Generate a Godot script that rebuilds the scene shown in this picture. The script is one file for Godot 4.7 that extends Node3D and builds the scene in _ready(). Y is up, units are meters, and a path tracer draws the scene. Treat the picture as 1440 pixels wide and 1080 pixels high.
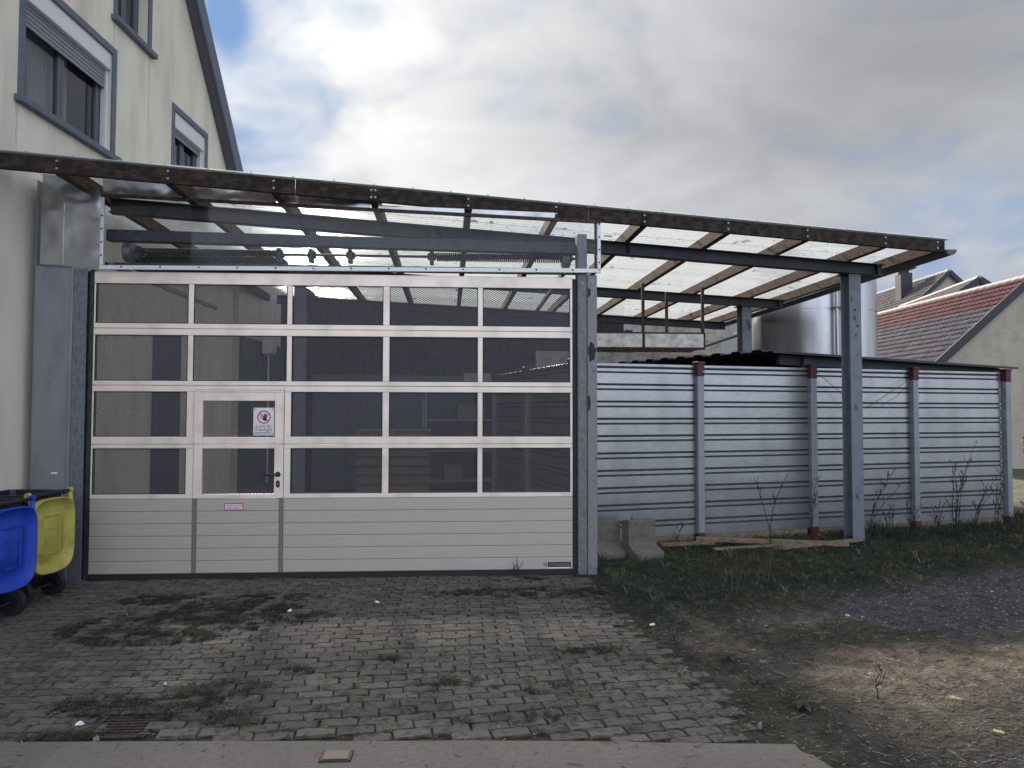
extends Node3D

const FONT := ["Droid Sans"]
var M := {}
var taken := {}
var gtex_cache := {}
var rng := RandomNumberGenerator.new()

# ------------------------------------------------------------------ naming
func numbered(called: String) -> String:
	if not taken.has(called):
		taken[called] = 0
		return called
	taken[called] += 1
	return "%s_%03d" % [called, taken[called]]

func tag(o: Node3D, label: String, category: String, group := "") -> void:
	o.set_meta("label", label)
	o.set_meta("category", category)
	if group:
		o.set_meta("group", group)

func thing(called: String, label: String, category: String, at := Vector3.ZERO, turn := 0.0, group := "") -> Node3D:
	var o := Node3D.new()
	o.name = numbered(called)
	add_child(o)
	o.position = at
	o.rotation.y = turn
	tag(o, label, category, group)
	return o

func struct(called: String, st, m: Material) -> MeshInstance3D:
	var o := MeshInstance3D.new()
	o.name = numbered(called)
	o.mesh = done(st)
	o.material_override = m
	o.set_meta("kind", "structure")
	add_child(o)
	return o

# a part whose mesh is given in its parent's own axes
func part(parent: Node3D, called: String, st, m: Material, at := Vector3.ZERO) -> MeshInstance3D:
	var o := MeshInstance3D.new()
	o.name = called
	o.mesh = done(st)
	o.material_override = m
	o.position = at
	parent.add_child(o, true)
	return o

# a part whose mesh is given in world axes (its thing stands unturned at its base)
func wpart(parent: Node3D, called: String, st, m: Material) -> MeshInstance3D:
	return part(parent, called, st, m, -parent.position if parent.get_parent() == self else Vector3.ZERO)

# ------------------------------------------------------------------ mesh building
func mb() -> SurfaceTool:
	var st := SurfaceTool.new()
	st.begin(Mesh.PRIMITIVE_TRIANGLES)
	st.set_smooth_group(-1)
	return st

func done(st) -> Mesh:
	if st is Mesh:
		return st
	st.generate_normals()
	return st.commit()

func poly(st: SurfaceTool, p: Array, out: Vector3) -> void:
	var n: Vector3 = Vector3.ZERO
	for i in range(1, p.size() - 1):
		n += (p[i] - p[0]).cross(p[i + 1] - p[0])
	var flip := n.dot(out) > 0.0
	for i in range(1, p.size() - 1):
		st.add_vertex(p[0])
		if flip:
			st.add_vertex(p[i + 1])
			st.add_vertex(p[i])
		else:
			st.add_vertex(p[i])
			st.add_vertex(p[i + 1])

# box with chamfered edges; b turns it
func box(st: SurfaceTool, c: Vector3, s: Vector3, bev := 0.0, b := Basis()) -> void:
	var h := s * 0.5
	bev = minf(bev, minf(h.x, minf(h.y, h.z)) * 0.9)
	var pt := func(sx, sy, sz, ax) -> Vector3:
		var v := Vector3(sx * h.x, sy * h.y, sz * h.z)
		var sg := Vector3(sx, sy, sz)
		for k in 3:
			if k != ax:
				v[k] -= sg[k] * bev
		return c + b * v
	for ax in 3:
		for sg in [-1, 1]:
			var pts := []
			for q in [[-1, -1], [1, -1], [1, 1], [-1, 1]]:
				var s3 := Vector3.ZERO
				s3[ax] = sg
				s3[(ax + 1) % 3] = q[0]
				s3[(ax + 2) % 3] = q[1]
				pts.append(pt.call(s3.x, s3.y, s3.z, ax))
			var o := Vector3.ZERO
			o[ax] = sg
			poly(st, pts, b * o)
	if bev <= 0.0:
		return
	for ax in 3:
		var a1 := (ax + 1) % 3
		var a2 := (ax + 2) % 3
		for q in [[-1, -1], [1, -1], [1, 1], [-1, 1]]:
			var lo := Vector3.ZERO
			lo[ax] = -1
			lo[a1] = q[0]
			lo[a2] = q[1]
			var hi := lo
			hi[ax] = 1
			var o := lo
			o[ax] = 0
			poly(st, [pt.call(lo.x, lo.y, lo.z, a1), pt.call(hi.x, hi.y, hi.z, a1), pt.call(hi.x, hi.y, hi.z, a2), pt.call(lo.x, lo.y, lo.z, a2)], b * o)
	for sx in [-1, 1]:
		for sy in [-1, 1]:
			for sz in [-1, 1]:
				poly(st, [pt.call(sx, sy, sz, 0), pt.call(sx, sy, sz, 1), pt.call(sx, sy, sz, 2)], b * Vector3(sx, sy, sz))

func bx(x0: float, x1: float, y0: float, y1: float, z0: float, z1: float, bev := 0.003, st: SurfaceTool = null) -> SurfaceTool:
	if st == null:
		st = mb()
	box(st, Vector3((x0 + x1) / 2, (y0 + y1) / 2, (z0 + z1) / 2), Vector3(absf(x1 - x0), absf(y1 - y0), absf(z1 - z0)), bev)
	return st

# a straight bar of section w (across) by h (up) from a to b; the section stays upright
func bar(st: SurfaceTool, a: Vector3, b: Vector3, w: float, h: float, bev := 0.003) -> void:
	var d := (b - a).normalized()
	var side := d.cross(Vector3.UP)
	side = Vector3.RIGHT if side.length() < 0.01 else side.normalized()
	var up := side.cross(d)
	box(st, (a + b) / 2, Vector3(w, h, (b - a).length()), bev, Basis(side, up, -d))

func tube(st: SurfaceTool, pts: Array, r: float, sides := 8, r_end := -1.0, caps := true) -> void:
	var n := pts.size()
	var rings := []
	var ref := Vector3.UP
	for i in n:
		var d: Vector3 = (pts[mini(i + 1, n - 1)] - pts[maxi(i - 1, 0)]).normalized()
		if absf(d.dot(ref)) > 0.95:
			ref = Vector3.RIGHT if absf(d.x) < 0.9 else Vector3.BACK
		var u := d.cross(ref).normalized()
		var v := u.cross(d)
		ref = v
		var rr := r if r_end < 0.0 else lerpf(r, r_end, float(i) / (n - 1))
		var ring := []
		for k in sides:
			var a := TAU * k / sides
			ring.append(pts[i] + (u * cos(a) + v * sin(a)) * rr)
		rings.append(ring)
	st.set_smooth_group(1)
	for i in n - 1:
		for k in sides:
			var k2 := (k + 1) % sides
			var mid: Vector3 = (rings[i][k] + rings[i][k2] + rings[i + 1][k] + rings[i + 1][k2]) / 4.0 - (pts[i] + pts[i + 1]) / 2.0
			poly(st, [rings[i][k], rings[i][k2], rings[i + 1][k2], rings[i + 1][k]], mid)
	st.set_smooth_group(-1)
	if caps:
		poly(st, rings[0], pts[0] - pts[1])
		poly(st, rings[n - 1], pts[n - 1] - pts[n - 2])

# a flat outline (x, y) in the axes of b, extruded by depth along b.z
func prism(st: SurfaceTool, outline: Array, at: Vector3, depth: float, b := Basis()) -> void:
	var poly2 := PackedVector2Array(outline)
	var tri := Geometry2D.triangulate_polygon(poly2)
	var w := func(p: Vector2, z: float) -> Vector3: return at + b * Vector3(p.x, p.y, z)
	for i in range(0, tri.size(), 3):
		poly(st, [w.call(poly2[tri[i]], depth), w.call(poly2[tri[i + 1]], depth), w.call(poly2[tri[i + 2]], depth)], b.z)
		poly(st, [w.call(poly2[tri[i]], 0.0), w.call(poly2[tri[i + 1]], 0.0), w.call(poly2[tri[i + 2]], 0.0)], -b.z)
	var cw := Geometry2D.is_polygon_clockwise(poly2)
	for i in poly2.size():
		var p := poly2[i]
		var q := poly2[(i + 1) % poly2.size()]
		var o := Vector2(q.y - p.y, p.x - q.x)
		if cw:
			o = -o
		poly(st, [w.call(p, 0.0), w.call(q, 0.0), w.call(q, depth), w.call(p, depth)], b * Vector3(o.x, o.y, 0))

# I-section beam from a to b (a, b on the top face centre line)
func ibeam(st: SurfaceTool, a: Vector3, b: Vector3, w: float, h: float, t := 0.009) -> void:
	var u := Vector3.UP
	bar(st, a - u * t / 2, b - u * t / 2, w, t, 0.001)
	bar(st, a - u * (h - t / 2), b - u * (h - t / 2), w, t, 0.001)
	bar(st, a - u * h / 2, b - u * h / 2, t * 0.8, h - 2 * t, 0.0)

# ------------------------------------------------------------------ materials
func noise(freq: float, kind := "fbm", sd := 1, oct := 5) -> FastNoiseLite:
	var n := FastNoiseLite.new()
	n.seed = sd
	n.frequency = freq
	n.noise_type = FastNoiseLite.TYPE_SIMPLEX_SMOOTH
	if kind == "cell":
		n.noise_type = FastNoiseLite.TYPE_CELLULAR
		n.cellular_return_type = FastNoiseLite.RETURN_DISTANCE
	n.fractal_type = FastNoiseLite.FRACTAL_FBM
	n.fractal_octaves = oct
	return n

# grey-scale texture: ramp [[offset, linear Color], ...]
func gtex(key: String, kind: String, freq: float, ramp: Array, sd := 1, oct := 5, size := 512) -> NoiseTexture2D:
	if gtex_cache.has(key):
		return gtex_cache[key]
	var t := NoiseTexture2D.new()
	t.width = size
	t.height = size
	t.seamless = true
	t.seamless_blend_skirt = 0.2
	t.noise = noise(freq, kind, sd, oct)
	t.normalize = true
	var g := Gradient.new()
	var off := PackedFloat32Array()
	var cols := PackedColorArray()
	for r in ramp:
		off.append(r[0])
		cols.append(r[1].linear_to_srgb())
	g.offsets = off
	g.colors = cols
	t.color_ramp = g
	gtex_cache[key] = t
	return t

func g1(v: float) -> Color:
	return Color(v, v, v)

# base colour is linear; fine / coarse are texture keys made in make_textures()
func mat(key: String, c: Color, rough: float, metal := 0.0, fine := "", fs := Vector3.ONE, coarse := "", cs := Vector3.ONE, bump := 0.0, bump_tex := "bump", world := true) -> StandardMaterial3D:
	var m := StandardMaterial3D.new()
	m.resource_name = key
	m.albedo_color = c.linear_to_srgb()
	m.roughness = rough
	m.metallic = metal
	m.uv1_triplanar = true
	m.uv1_world_triplanar = world
	m.uv1_scale = fs
	m.uv1_triplanar_sharpness = 4.0
	if fine:
		m.albedo_texture = gtex_cache[fine]
	if coarse:
		m.detail_enabled = true
		m.detail_blend_mode = BaseMaterial3D.BLEND_MODE_MUL
		m.detail_albedo = gtex_cache[coarse]
		m.detail_uv_layer = BaseMaterial3D.DETAIL_UV_2
		m.uv2_triplanar = true
		m.uv2_world_triplanar = world
		m.uv2_scale = cs
	if bump > 0.0:
		m.heightmap_enabled = true
		m.heightmap_texture = gtex_cache[bump_tex]
		m.heightmap_scale = bump
	M[key] = m
	return m

func make_materials() -> void:
	gtex("soft", "fbm", 0.008, [[0.0, g1(0.72)], [0.5, g1(0.92)], [1.0, g1(1.0)]], 3)
	gtex("mottle", "fbm", 0.02, [[0.0, g1(0.45)], [0.45, g1(0.8)], [1.0, g1(1.0)]], 5)
	gtex("grain", "fbm", 0.09, [[0.0, g1(0.55)], [0.5, g1(0.85)], [1.0, g1(1.0)]], 7, 4)
	gtex("softgrain", "fbm", 0.09, [[0.0, g1(0.8)], [0.5, g1(0.93)], [1.0, g1(1.0)]], 8, 4)
	gtex("speck", "fbm", 0.2, [[0.0, g1(0.2)], [0.3, g1(0.5)], [0.45, g1(0.7)], [0.6, g1(0.82)], [0.68, g1(1.0)], [1.0, g1(1.0)]], 9, 4, 1024)
	gtex("dirt", "fbm", 0.012, [[0.0, g1(0.3)], [0.35, g1(0.6)], [0.55, g1(0.95)], [1.0, g1(1.0)]], 11)
	gtex("blot", "fbm", 0.006, [[0.0, g1(0.12)], [0.12, g1(0.3)], [0.2, g1(0.93)], [1.0, g1(1.0)]], 13, 4)
	gtex("rust", "fbm", 0.02, [[0.0, Color(0.35, 0.2, 0.14)], [0.35, Color(0.62, 0.5, 0.42)], [0.55, Color(0.95, 0.92, 0.9)], [1.0, g1(1.0)]], 15)
	gtex("wood", "fbm", 0.03, [[0.0, Color(0.2, 0.18, 0.17)], [0.4, Color(0.5, 0.45, 0.42)], [0.6, Color(0.8, 0.74, 0.68)], [1.0, Color(1.0, 0.95, 0.88)]], 17)
	gtex("drips", "fbm", 0.05, [[0.0, Color(0.22, 0.2, 0.2)], [0.5, Color(0.5, 0.46, 0.44)], [0.6, Color(0.9, 0.85, 0.8)], [1.0, Color(1, 1, 1)]], 19, 4)
	gtex("moss", "fbm", 0.025, [[0.0, Color(0.35, 0.36, 0.26)], [0.3, Color(0.6, 0.6, 0.5)], [0.42, g1(0.95)], [1.0, g1(1.0)]], 21, 6, 1024)
	gtex("bark", "fbm", 0.04, [[0.0, Color(0.1, 0.09, 0.09)], [0.42, Color(0.35, 0.3, 0.28)], [0.56, Color(0.75, 0.66, 0.6)], [0.68, Color(1, 0.95, 0.9)], [1.0, Color(1, 1, 1)]], 29, 5)
	gtex("zinc", "cell", 0.05, [[0.0, g1(0.72)], [0.5, g1(0.88)], [1.0, g1(1.0)]], 23, 1)
	gtex("bump", "fbm", 0.05, [[0.0, g1(0.0)], [1.0, g1(1.0)]], 25, 5)
	gtex("dent", "fbm", 0.006, [[0.0, g1(0.0)], [1.0, g1(1.0)]], 27, 2)
	var V := func(a: float) -> Vector3: return Vector3(a, a, a)
	mat("render", Color(0.8, 0.755, 0.655), 0.92, 0, "softgrain", V.call(0.9), "soft", Vector3(0.5, 0.12, 0.5), 0.15)
	mat("wall_streak", Color(0.6, 0.575, 0.52), 0.92, 0, "softgrain", V.call(0.9), "soft", Vector3(0.5, 0.12, 0.5))
	mat("trim", Color(0.12, 0.14, 0.19), 0.7, 0, "soft", V.call(1.0))
	mat("verge", Color(0.09, 0.095, 0.12), 0.55, 0, "soft", V.call(1.5))
	mat("pvc", Color(0.08, 0.085, 0.105), 0.45)
	mat("white_alu", Color(0.72, 0.73, 0.76), 0.4, 0.2, "softgrain", V.call(0.7))
	mat("shutter", Color(0.2, 0.22, 0.27), 0.5)
	mat("curtain", Color(0.55, 0.6, 0.72), 0.95)
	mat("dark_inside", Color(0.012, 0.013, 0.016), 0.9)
	mat("door_alu", Color(0.87, 0.77, 0.69), 0.36, 0.25, "soft", V.call(0.6))
	mat("door_slat", Color(0.47, 0.435, 0.385), 0.42, 0.1, "softgrain", Vector3(0.05, 2.0, 0.05))
	mat("door_strip", Color(0.2, 0.17, 0.16), 0.5, 0.3)
	mat("mesh_metal", Color(0.17, 0.172, 0.195), 0.55, 0.4)
	mat("rubber", Color(0.012, 0.013, 0.016), 0.7)
	mat("black_plastic", Color(0.012, 0.013, 0.018), 0.35)
	mat("galv", Color(0.32, 0.34, 0.39), 0.5, 0.55, "zinc", V.call(2.4), "soft", Vector3(0.9, 0.3, 0.9), 0.02)
	mat("galv_post", Color(0.24, 0.25, 0.29), 0.6, 0.4, "mottle", Vector3(3, 0.9, 3), "grain", Vector3(1.3, 0.5, 1.3), 0.05)
	mat("galv_light", Color(0.27, 0.268, 0.275), 0.6, 0.4, "grain", Vector3(1.2, 0.6, 1.2), "blot", Vector3(0.9, 0.9, 0.9), 0.05)
	mat("sheet", Color(0.5, 0.52, 0.54), 0.24, 0.9, "soft", V.call(0.8), "soft", V.call(0.3), 2.0, "dent")
	mat("panel", Color(0.42, 0.435, 0.455), 0.3, 0.85, "softgrain", Vector3(0.15, 0.6, 0.15), "soft", Vector3(0.5, 0.12, 0.5), 0.2, "dent")
	mat("groove_shade", Color(0.1, 0.108, 0.13), 0.75, 0.2, "mottle", Vector3(0.6, 3, 0.6))  # dark colour stands in for the shade inside the panel grooves
	mat("steel_paint", Color(0.04, 0.047, 0.062), 0.55, 0.1, "mottle", V.call(0.9), "blot", V.call(0.7))
	mat("column_paint", Color(0.17, 0.19, 0.235), 0.6, 0.15, "soft", V.call(0.9), "blot", Vector3(1.1, 0.9, 1.1))
	mat("old_wood", Color(0.21, 0.145, 0.11), 0.9, 0, "drips", Vector3(3, 3, 0.6), "wood", Vector3(1.5, 1.5, 0.4), 0.2)
	mat("fascia", Color(0.07, 0.055, 0.05), 0.88, 0, "wood", Vector3(0.5, 5.0, 2.0), "bark", Vector3(0.35, 0.5, 0.35), 0.4)
	mat("board", Color(0.3, 0.25, 0.19), 0.9, 0, "wood", Vector3(0.6, 4, 4), "soft", V.call(1.0), 0.1)
	mat("rusty", Color(0.07, 0.05, 0.045), 0.85, 0.1, "rust", V.call(1.6))
	mat("pipe", Color(0.4, 0.42, 0.44), 0.35, 0.8, "soft", V.call(2))
	mat("stain", Color(0.025, 0.03, 0.042), 0.85, 0, "mottle", V.call(4))
	mat("bracket", Color(0.085, 0.009, 0.025), 0.55, 0, "mottle", V.call(5))
	mat("stainless", Color(0.5, 0.51, 0.54), 0.33, 1.0, "soft", Vector3(1.2, 0.12, 1.2))
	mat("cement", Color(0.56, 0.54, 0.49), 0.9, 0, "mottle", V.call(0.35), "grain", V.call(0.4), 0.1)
	mat("eternit", Color(0.9, 0.89, 0.84), 0.85, 0, "mottle", V.call(0.7), "soft", V.call(0.6), 0.05)
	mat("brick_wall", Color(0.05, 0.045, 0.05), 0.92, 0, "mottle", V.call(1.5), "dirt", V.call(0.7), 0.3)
	mat("concrete", Color(0.2, 0.185, 0.17), 0.92, 0, "speck", V.call(1.0), "mottle", V.call(0.8), 0.4)
	mat("strip", Color(0.22, 0.206, 0.19), 0.94, 0, "speck", V.call(0.9), "softgrain", V.call(0.45), 0.8)
	mat("asphalt", Color(0.035, 0.035, 0.04), 0.95, 0, "speck", V.call(1.5), "soft", V.call(0.5), 0.5)
	mat("soil_joint", Color(0.04, 0.038, 0.03), 1.0, 0, "grain", V.call(2.0), "moss", V.call(0.6), 0.6)
	for k in 4:
		mat("paver%d" % k, [Color(0.158, 0.148, 0.138), Color(0.13, 0.123, 0.117), Color(0.188, 0.174, 0.16), Color(0.15, 0.142, 0.126)][k], 0.93, 0, "speck", V.call(0.8 + 0.07 * k), "moss", V.call(0.42), 1.2)
	mat("paver_many", Color(1, 1, 1), 0.93, 0, "speck", V.call(0.85), "moss", V.call(0.42), 1.2)
	M.paver_many.vertex_color_use_as_albedo = true
	mat("iron", Color(0.05, 0.045, 0.042), 0.7, 0.5, "rust", V.call(3))
	mat("bin_body", Color(0.011, 0.012, 0.018), 0.5)
	mat("bin_yellow", Color(0.55, 0.5, 0.1), 0.5, 0, "softgrain", V.call(1.5), "mottle", V.call(0.6))
	mat("bin_blue", Color(0.008, 0.065, 0.58), 0.5, 0, "softgrain", V.call(1.5), "mottle", V.call(0.6))
	mat("tile", Color(1, 1, 1), 0.75, 0, "soft", V.call(0.8))
	M.tile.vertex_color_use_as_albedo = true
	mat("tile_ridge", Color(0.42, 0.4, 0.39), 0.8)
	mat("house_far", Color(0.5, 0.455, 0.38), 0.93, 0, "soft", V.call(0.4), "grain", V.call(0.5))
	mat("dark_verge", Color(0.025, 0.028, 0.04), 0.6)
	mat("sign_white", Color(0.72, 0.68, 0.72), 0.4)
	mat("sign_red", Color(0.42, 0.03, 0.07), 0.45)
	mat("ink", Color(0.012, 0.012, 0.02), 0.5)
	mat("logo_ink", Color(0.012, 0.01, 0.02), 0.4)
	mat("logo_text", Color(0.36, 0.2, 0.2), 0.4)
	mat("stem", Color(0.02, 0.015, 0.013), 0.95)
	mat("stem_pale", Color(0.12, 0.1, 0.055), 0.95)
	mat("leaf", Color(0.04, 0.058, 0.032), 0.8)
	M.leaf.cull_mode = BaseMaterial3D.CULL_DISABLED
	mat("paper", Color(0.75, 0.76, 0.78), 0.7)
	mat("dry_leaf", Color(0.4, 0.32, 0.16), 0.85)
	mat("stone", Color(0.3, 0.25, 0.22), 0.9, 0, "speck", V.call(3))
	for k in ["grass_tint", "litter_tint", "pebble_tint"]:
		mat(k, Color(1, 1, 1), 0.9)
		M[k].vertex_color_use_as_albedo = true
		M[k].cull_mode = BaseMaterial3D.CULL_DISABLED
	var gl := StandardMaterial3D.new()
	gl.resource_name = "pane"
	gl.albedo_color = Color(0.12, 0.14, 0.2, 0.07)
	gl.transparency = BaseMaterial3D.TRANSPARENCY_ALPHA
	gl.roughness = 0.04
	gl.metallic_specular = 0.28
	gl.cull_mode = BaseMaterial3D.CULL_DISABLED
	M.pane = gl
	var gw := gl.duplicate()
	gw.metallic_specular = 0.5
	gw.albedo_color = Color(0.12, 0.14, 0.2, 0.3)
	M.window_pane = gw
	var rs := StandardMaterial3D.new()
	rs.resource_name = "roof_sheet"
	rs.albedo_color = Color(0.84, 0.87, 0.88, 0.2)
	rs.transparency = BaseMaterial3D.TRANSPARENCY_ALPHA
	rs.roughness = 0.2
	rs.backlight_enabled = true
	rs.backlight = Color(0.44, 0.46, 0.47)
	rs.cull_mode = BaseMaterial3D.CULL_DISABLED
	M.roof_sheet = rs

# ------------------------------------------------------------------ sky
func make_sky() -> PanoramaSkyMaterial:
	var w := 2048
	var h := 1024
	var im := Image.create(w, h, false, Image.FORMAT_RGBF)
	var sun := Vector3(-0.2, 0.56, -1.0).normalized()
	var na := noise(0.9, "fbm", 4, 6)
	var nb := noise(2.2, "fbm", 8, 5)
	var nc := noise(0.6, "fbm", 15, 4)
	im.fill(Color(0.1, 0.1, 0.1))
	for y in range(0, 530):
		var th := (y + 0.5) / h * PI
		var up := cos(th)
		var ring := sin(th)
		for x in w:
			var ph := wrapf((x + 0.5) / w * TAU, -PI, PI)
			var d := Vector3(sin(ph) * ring, up, -cos(ph) * ring)
			var k := 1.0 / (maxf(up, 0.0) + 0.22)
			var px := d.x * k
			var pz := d.z * k
			var a := na.get_noise_2d(px, pz)
			var b := nb.get_noise_2d(px * 1.1 + 3.0 + a * 0.5, pz * 1.1)
			var c := nc.get_noise_2d(px - 7.0, pz + 5.0)
			var ang := acos(clampf(d.dot(sun), -1.0, 1.0))
			var az := rad_to_deg(ph)
			var el := 90.0 - rad_to_deg(th)
			var cover := 1.0 + 0.6 * c + 0.5 * a + 0.35 * b
			cover -= 0.7 * exp(-(pow((az + 18.2) / 1.8, 2) + pow((el - 27.0) / 3.0, 2)))
			cover -= 0.6 * exp(-(pow((az - 36.0) / 8.0, 2) + pow((el - 11.0) / 6.0, 2)))
			cover -= 0.42 * exp(-(pow((az + 15.0) / 5.0, 2) + pow((el - 18.0) / 6.0, 2)))
			cover = smoothstep(0.2, 1.0, cover)
			var glow := exp(-ang / 0.36)
			var bright := 0.34 + 0.46 * glow + 0.06 * exp(-pow(ang / 0.15, 2)) + 0.95 * smoothstep(0.35, -0.7, d.dot(sun))  # last term: sky opposite the sun raised as added fill for the fronts
			bright *= 1.0 + 0.2 * a + 0.2 * b + 0.08 * c
			var dark := exp(-(pow((az - 30.0) / 15.0, 2) + pow((el - 23.0) / 8.0, 2)))
			bright *= 1.0 - 0.34 * dark
			var tint := Color(0.94, 0.98, 1.06).lerp(Color(0.9, 0.97, 1.12), smoothstep(0.4, -0.4, d.dot(sun))).lerp(Color(1.0, 0.99, 0.97), clampf(glow * 1.4, 0.0, 1.0))
			var blue := Color(0.16, 0.28, 0.5).lerp(Color(0.27, 0.36, 0.52), exp(-el / 12.0))
			var cl := Color(tint.r * bright, tint.g * bright, tint.b * bright)
			im.set_pixel(x, y, blue.lerp(cl, cover) * 0.7)
	var s := PanoramaSkyMaterial.new()
	s.panorama = ImageTexture.create_from_image(im)
	return s

func _ready() -> void:
	rng.seed = 20
	var cam := Camera3D.new()
	cam.name = "camera"
	cam.fov = 55.33
	cam.near = 0.05
	cam.far = 600.0
	cam.position = Vector3(3.668, 1.65, 7.386)
	cam.rotation = Vector3(deg_to_rad(2.09), deg_to_rad(-3.57), deg_to_rad(0.10))
	add_child(cam)
	cam.current = true
	var env := Environment.new()
	var sky := Sky.new()
	sky.sky_material = make_sky()
	env.background_mode = Environment.BG_SKY
	env.sky = sky
	env.tonemap_mode = Environment.TONE_MAPPER_LINEAR
	env.tonemap_exposure = 2.0
	env.sdfgi_enabled = true
	env.ssao_enabled = true
	env.ssil_enabled = true
	var we := WorldEnvironment.new()
	we.name = "environment"
	we.environment = env
	add_child(we)
	var sun := DirectionalLight3D.new()
	sun.name = "sun"
	sun.light_energy = 1.6
	sun.light_color = Color(1.0, 0.95, 0.88)
	sun.light_angular_distance = 5.0
	sun.shadow_enabled = true
	sun.sky_mode = DirectionalLight3D.SKY_MODE_LIGHT_ONLY
	add_child(sun)
	sun.look_at_from_position(Vector3.ZERO, -Vector3(-0.2, 0.56, -1.0), Vector3.UP)

	make_materials()
	build_ground()
	build_paving()
	build_house()
	build_annex()
	build_canopy()
	build_back_building()
	build_tanks()
	build_far_houses()
	build_container()
	build_door()
	build_posts()
	build_transom()
	build_yard_goods()
	build_bins()
	build_blocks_and_boards()
	build_weeds()
	build_small_things()

# ------------------------------------------------------------------ ground
var nz1 := noise(0.55, "fbm", 31, 4)
var nz2 := noise(2.5, "fbm", 33, 4)
var nz3 := noise(9.0, "fbm", 35, 3)

func paved_edge(z: float) -> float:
	var p := [[-1.0, 5.0], [0.0, 5.0], [1.77, 5.03], [2.4, 5.2], [3.1, 5.3], [4.2, 5.1]]
	for i in p.size() - 1:
		if z <= p[i + 1][0]:
			return lerpf(p[i][1], p[i + 1][1], clampf((z - p[i][0]) / (p[i + 1][0] - p[i][0]), 0.0, 1.0))
	return 5.1

func paved(x: float, z: float) -> float:
	if z < -0.12:
		return 0.0
	return 1.0 - smoothstep(-0.03, 0.12, x - paved_edge(z) - 0.12 * nz2.get_noise_2d(z * 1.3, 4.0))

func strip_edge(x: float) -> float:
	return 3.55 + 0.052 * (x - 1.44) if x < 3.9 else 3.678 + 0.09 * (x - 3.9)

func grass_amount(x: float, z: float) -> float:
	if x < 5.0 and z > -0.2:
		return 0.0
	var edge := 1.55 - 0.43 * (x - 5.5) + 0.55 * nz1.get_noise_2d(x, z) + 0.3 * nz2.get_noise_2d(x, z)
	if x > 11.5:
		edge = 2.0
	return smoothstep(0.35, -0.45, z - edge) * (1.0 - paved(x, z))

func gravel_amount(x: float, z: float) -> float:
	var u := (x - 8.9) / 2.2
	var v := (z - 1.15 + 0.25 * (x - 8.9)) / 1.0
	return smoothstep(1.15, 0.7, sqrt(u * u + v * v) + 0.35 * nz1.get_noise_2d(x * 1.5 + 9.0, z * 1.5))

func asphalt_amount(x: float, z: float) -> float:
	return smoothstep(0.0, 0.1, z - (3.9 - 0.2 * (x - 5.7)) + 0.12 * nz2.get_noise_2d(x, z + 3.0)) * smoothstep(5.4, 5.7, x)

func ground_height(x: float, z: float) -> float:
	var pv := paved(x, z)
	var hh := 0.006 + 0.03 * nz1.get_noise_2d(x, z) + 0.02 * nz2.get_noise_2d(x, z) + 0.012 * nz3.get_noise_2d(x, z)
	hh += 0.03 * grass_amount(x, z)
	hh = lerpf(hh, 0.0, asphalt_amount(x, z) * 0.7)
	return lerpf(hh, -0.013, pv)

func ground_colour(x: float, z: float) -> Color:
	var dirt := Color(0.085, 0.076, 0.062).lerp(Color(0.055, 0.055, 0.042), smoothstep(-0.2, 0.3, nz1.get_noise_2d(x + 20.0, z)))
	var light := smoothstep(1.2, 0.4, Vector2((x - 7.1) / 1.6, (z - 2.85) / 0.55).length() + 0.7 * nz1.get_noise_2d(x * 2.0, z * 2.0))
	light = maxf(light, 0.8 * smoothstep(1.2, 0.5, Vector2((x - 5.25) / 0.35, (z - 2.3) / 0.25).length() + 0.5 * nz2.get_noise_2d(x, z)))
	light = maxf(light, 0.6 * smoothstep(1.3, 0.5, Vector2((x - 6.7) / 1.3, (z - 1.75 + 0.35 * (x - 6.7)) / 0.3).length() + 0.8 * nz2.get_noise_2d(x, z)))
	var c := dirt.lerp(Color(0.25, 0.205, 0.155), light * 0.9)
	var moss := smoothstep(1.2, 0.5, Vector2((x - 6.4) / 0.8, (z - 2.1 + 0.2 * (x - 6.4)) / 0.35).length() + 0.8 * nz2.get_noise_2d(x + 5.0, z))
	moss = maxf(moss, 0.8 * smoothstep(0.12, 0.5, nz1.get_noise_2d(x * 1.4 - 4.0, z * 1.4)))
	c = c.lerp(Color(0.052, 0.055, 0.026), moss * 0.85)
	c = c.lerp(Color(0.085, 0.088, 0.1), gravel_amount(x, z) * 0.9)
	c = c.lerp(Color(0.042, 0.042, 0.046), asphalt_amount(x, z))
	c = c.lerp(Color(0.03, 0.035, 0.02), grass_amount(x, z))
	c = c.lerp(Color(0.05, 0.047, 0.036).lerp(Color(0.035, 0.04, 0.022), smoothstep(-0.1, 0.3, nz1.get_noise_2d(x, z - 8.0))), paved(x, z))
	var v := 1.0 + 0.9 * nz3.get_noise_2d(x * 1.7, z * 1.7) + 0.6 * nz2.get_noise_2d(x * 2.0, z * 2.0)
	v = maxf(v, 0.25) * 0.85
	return Color(c.r * v, c.g * v, c.b * v)

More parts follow.
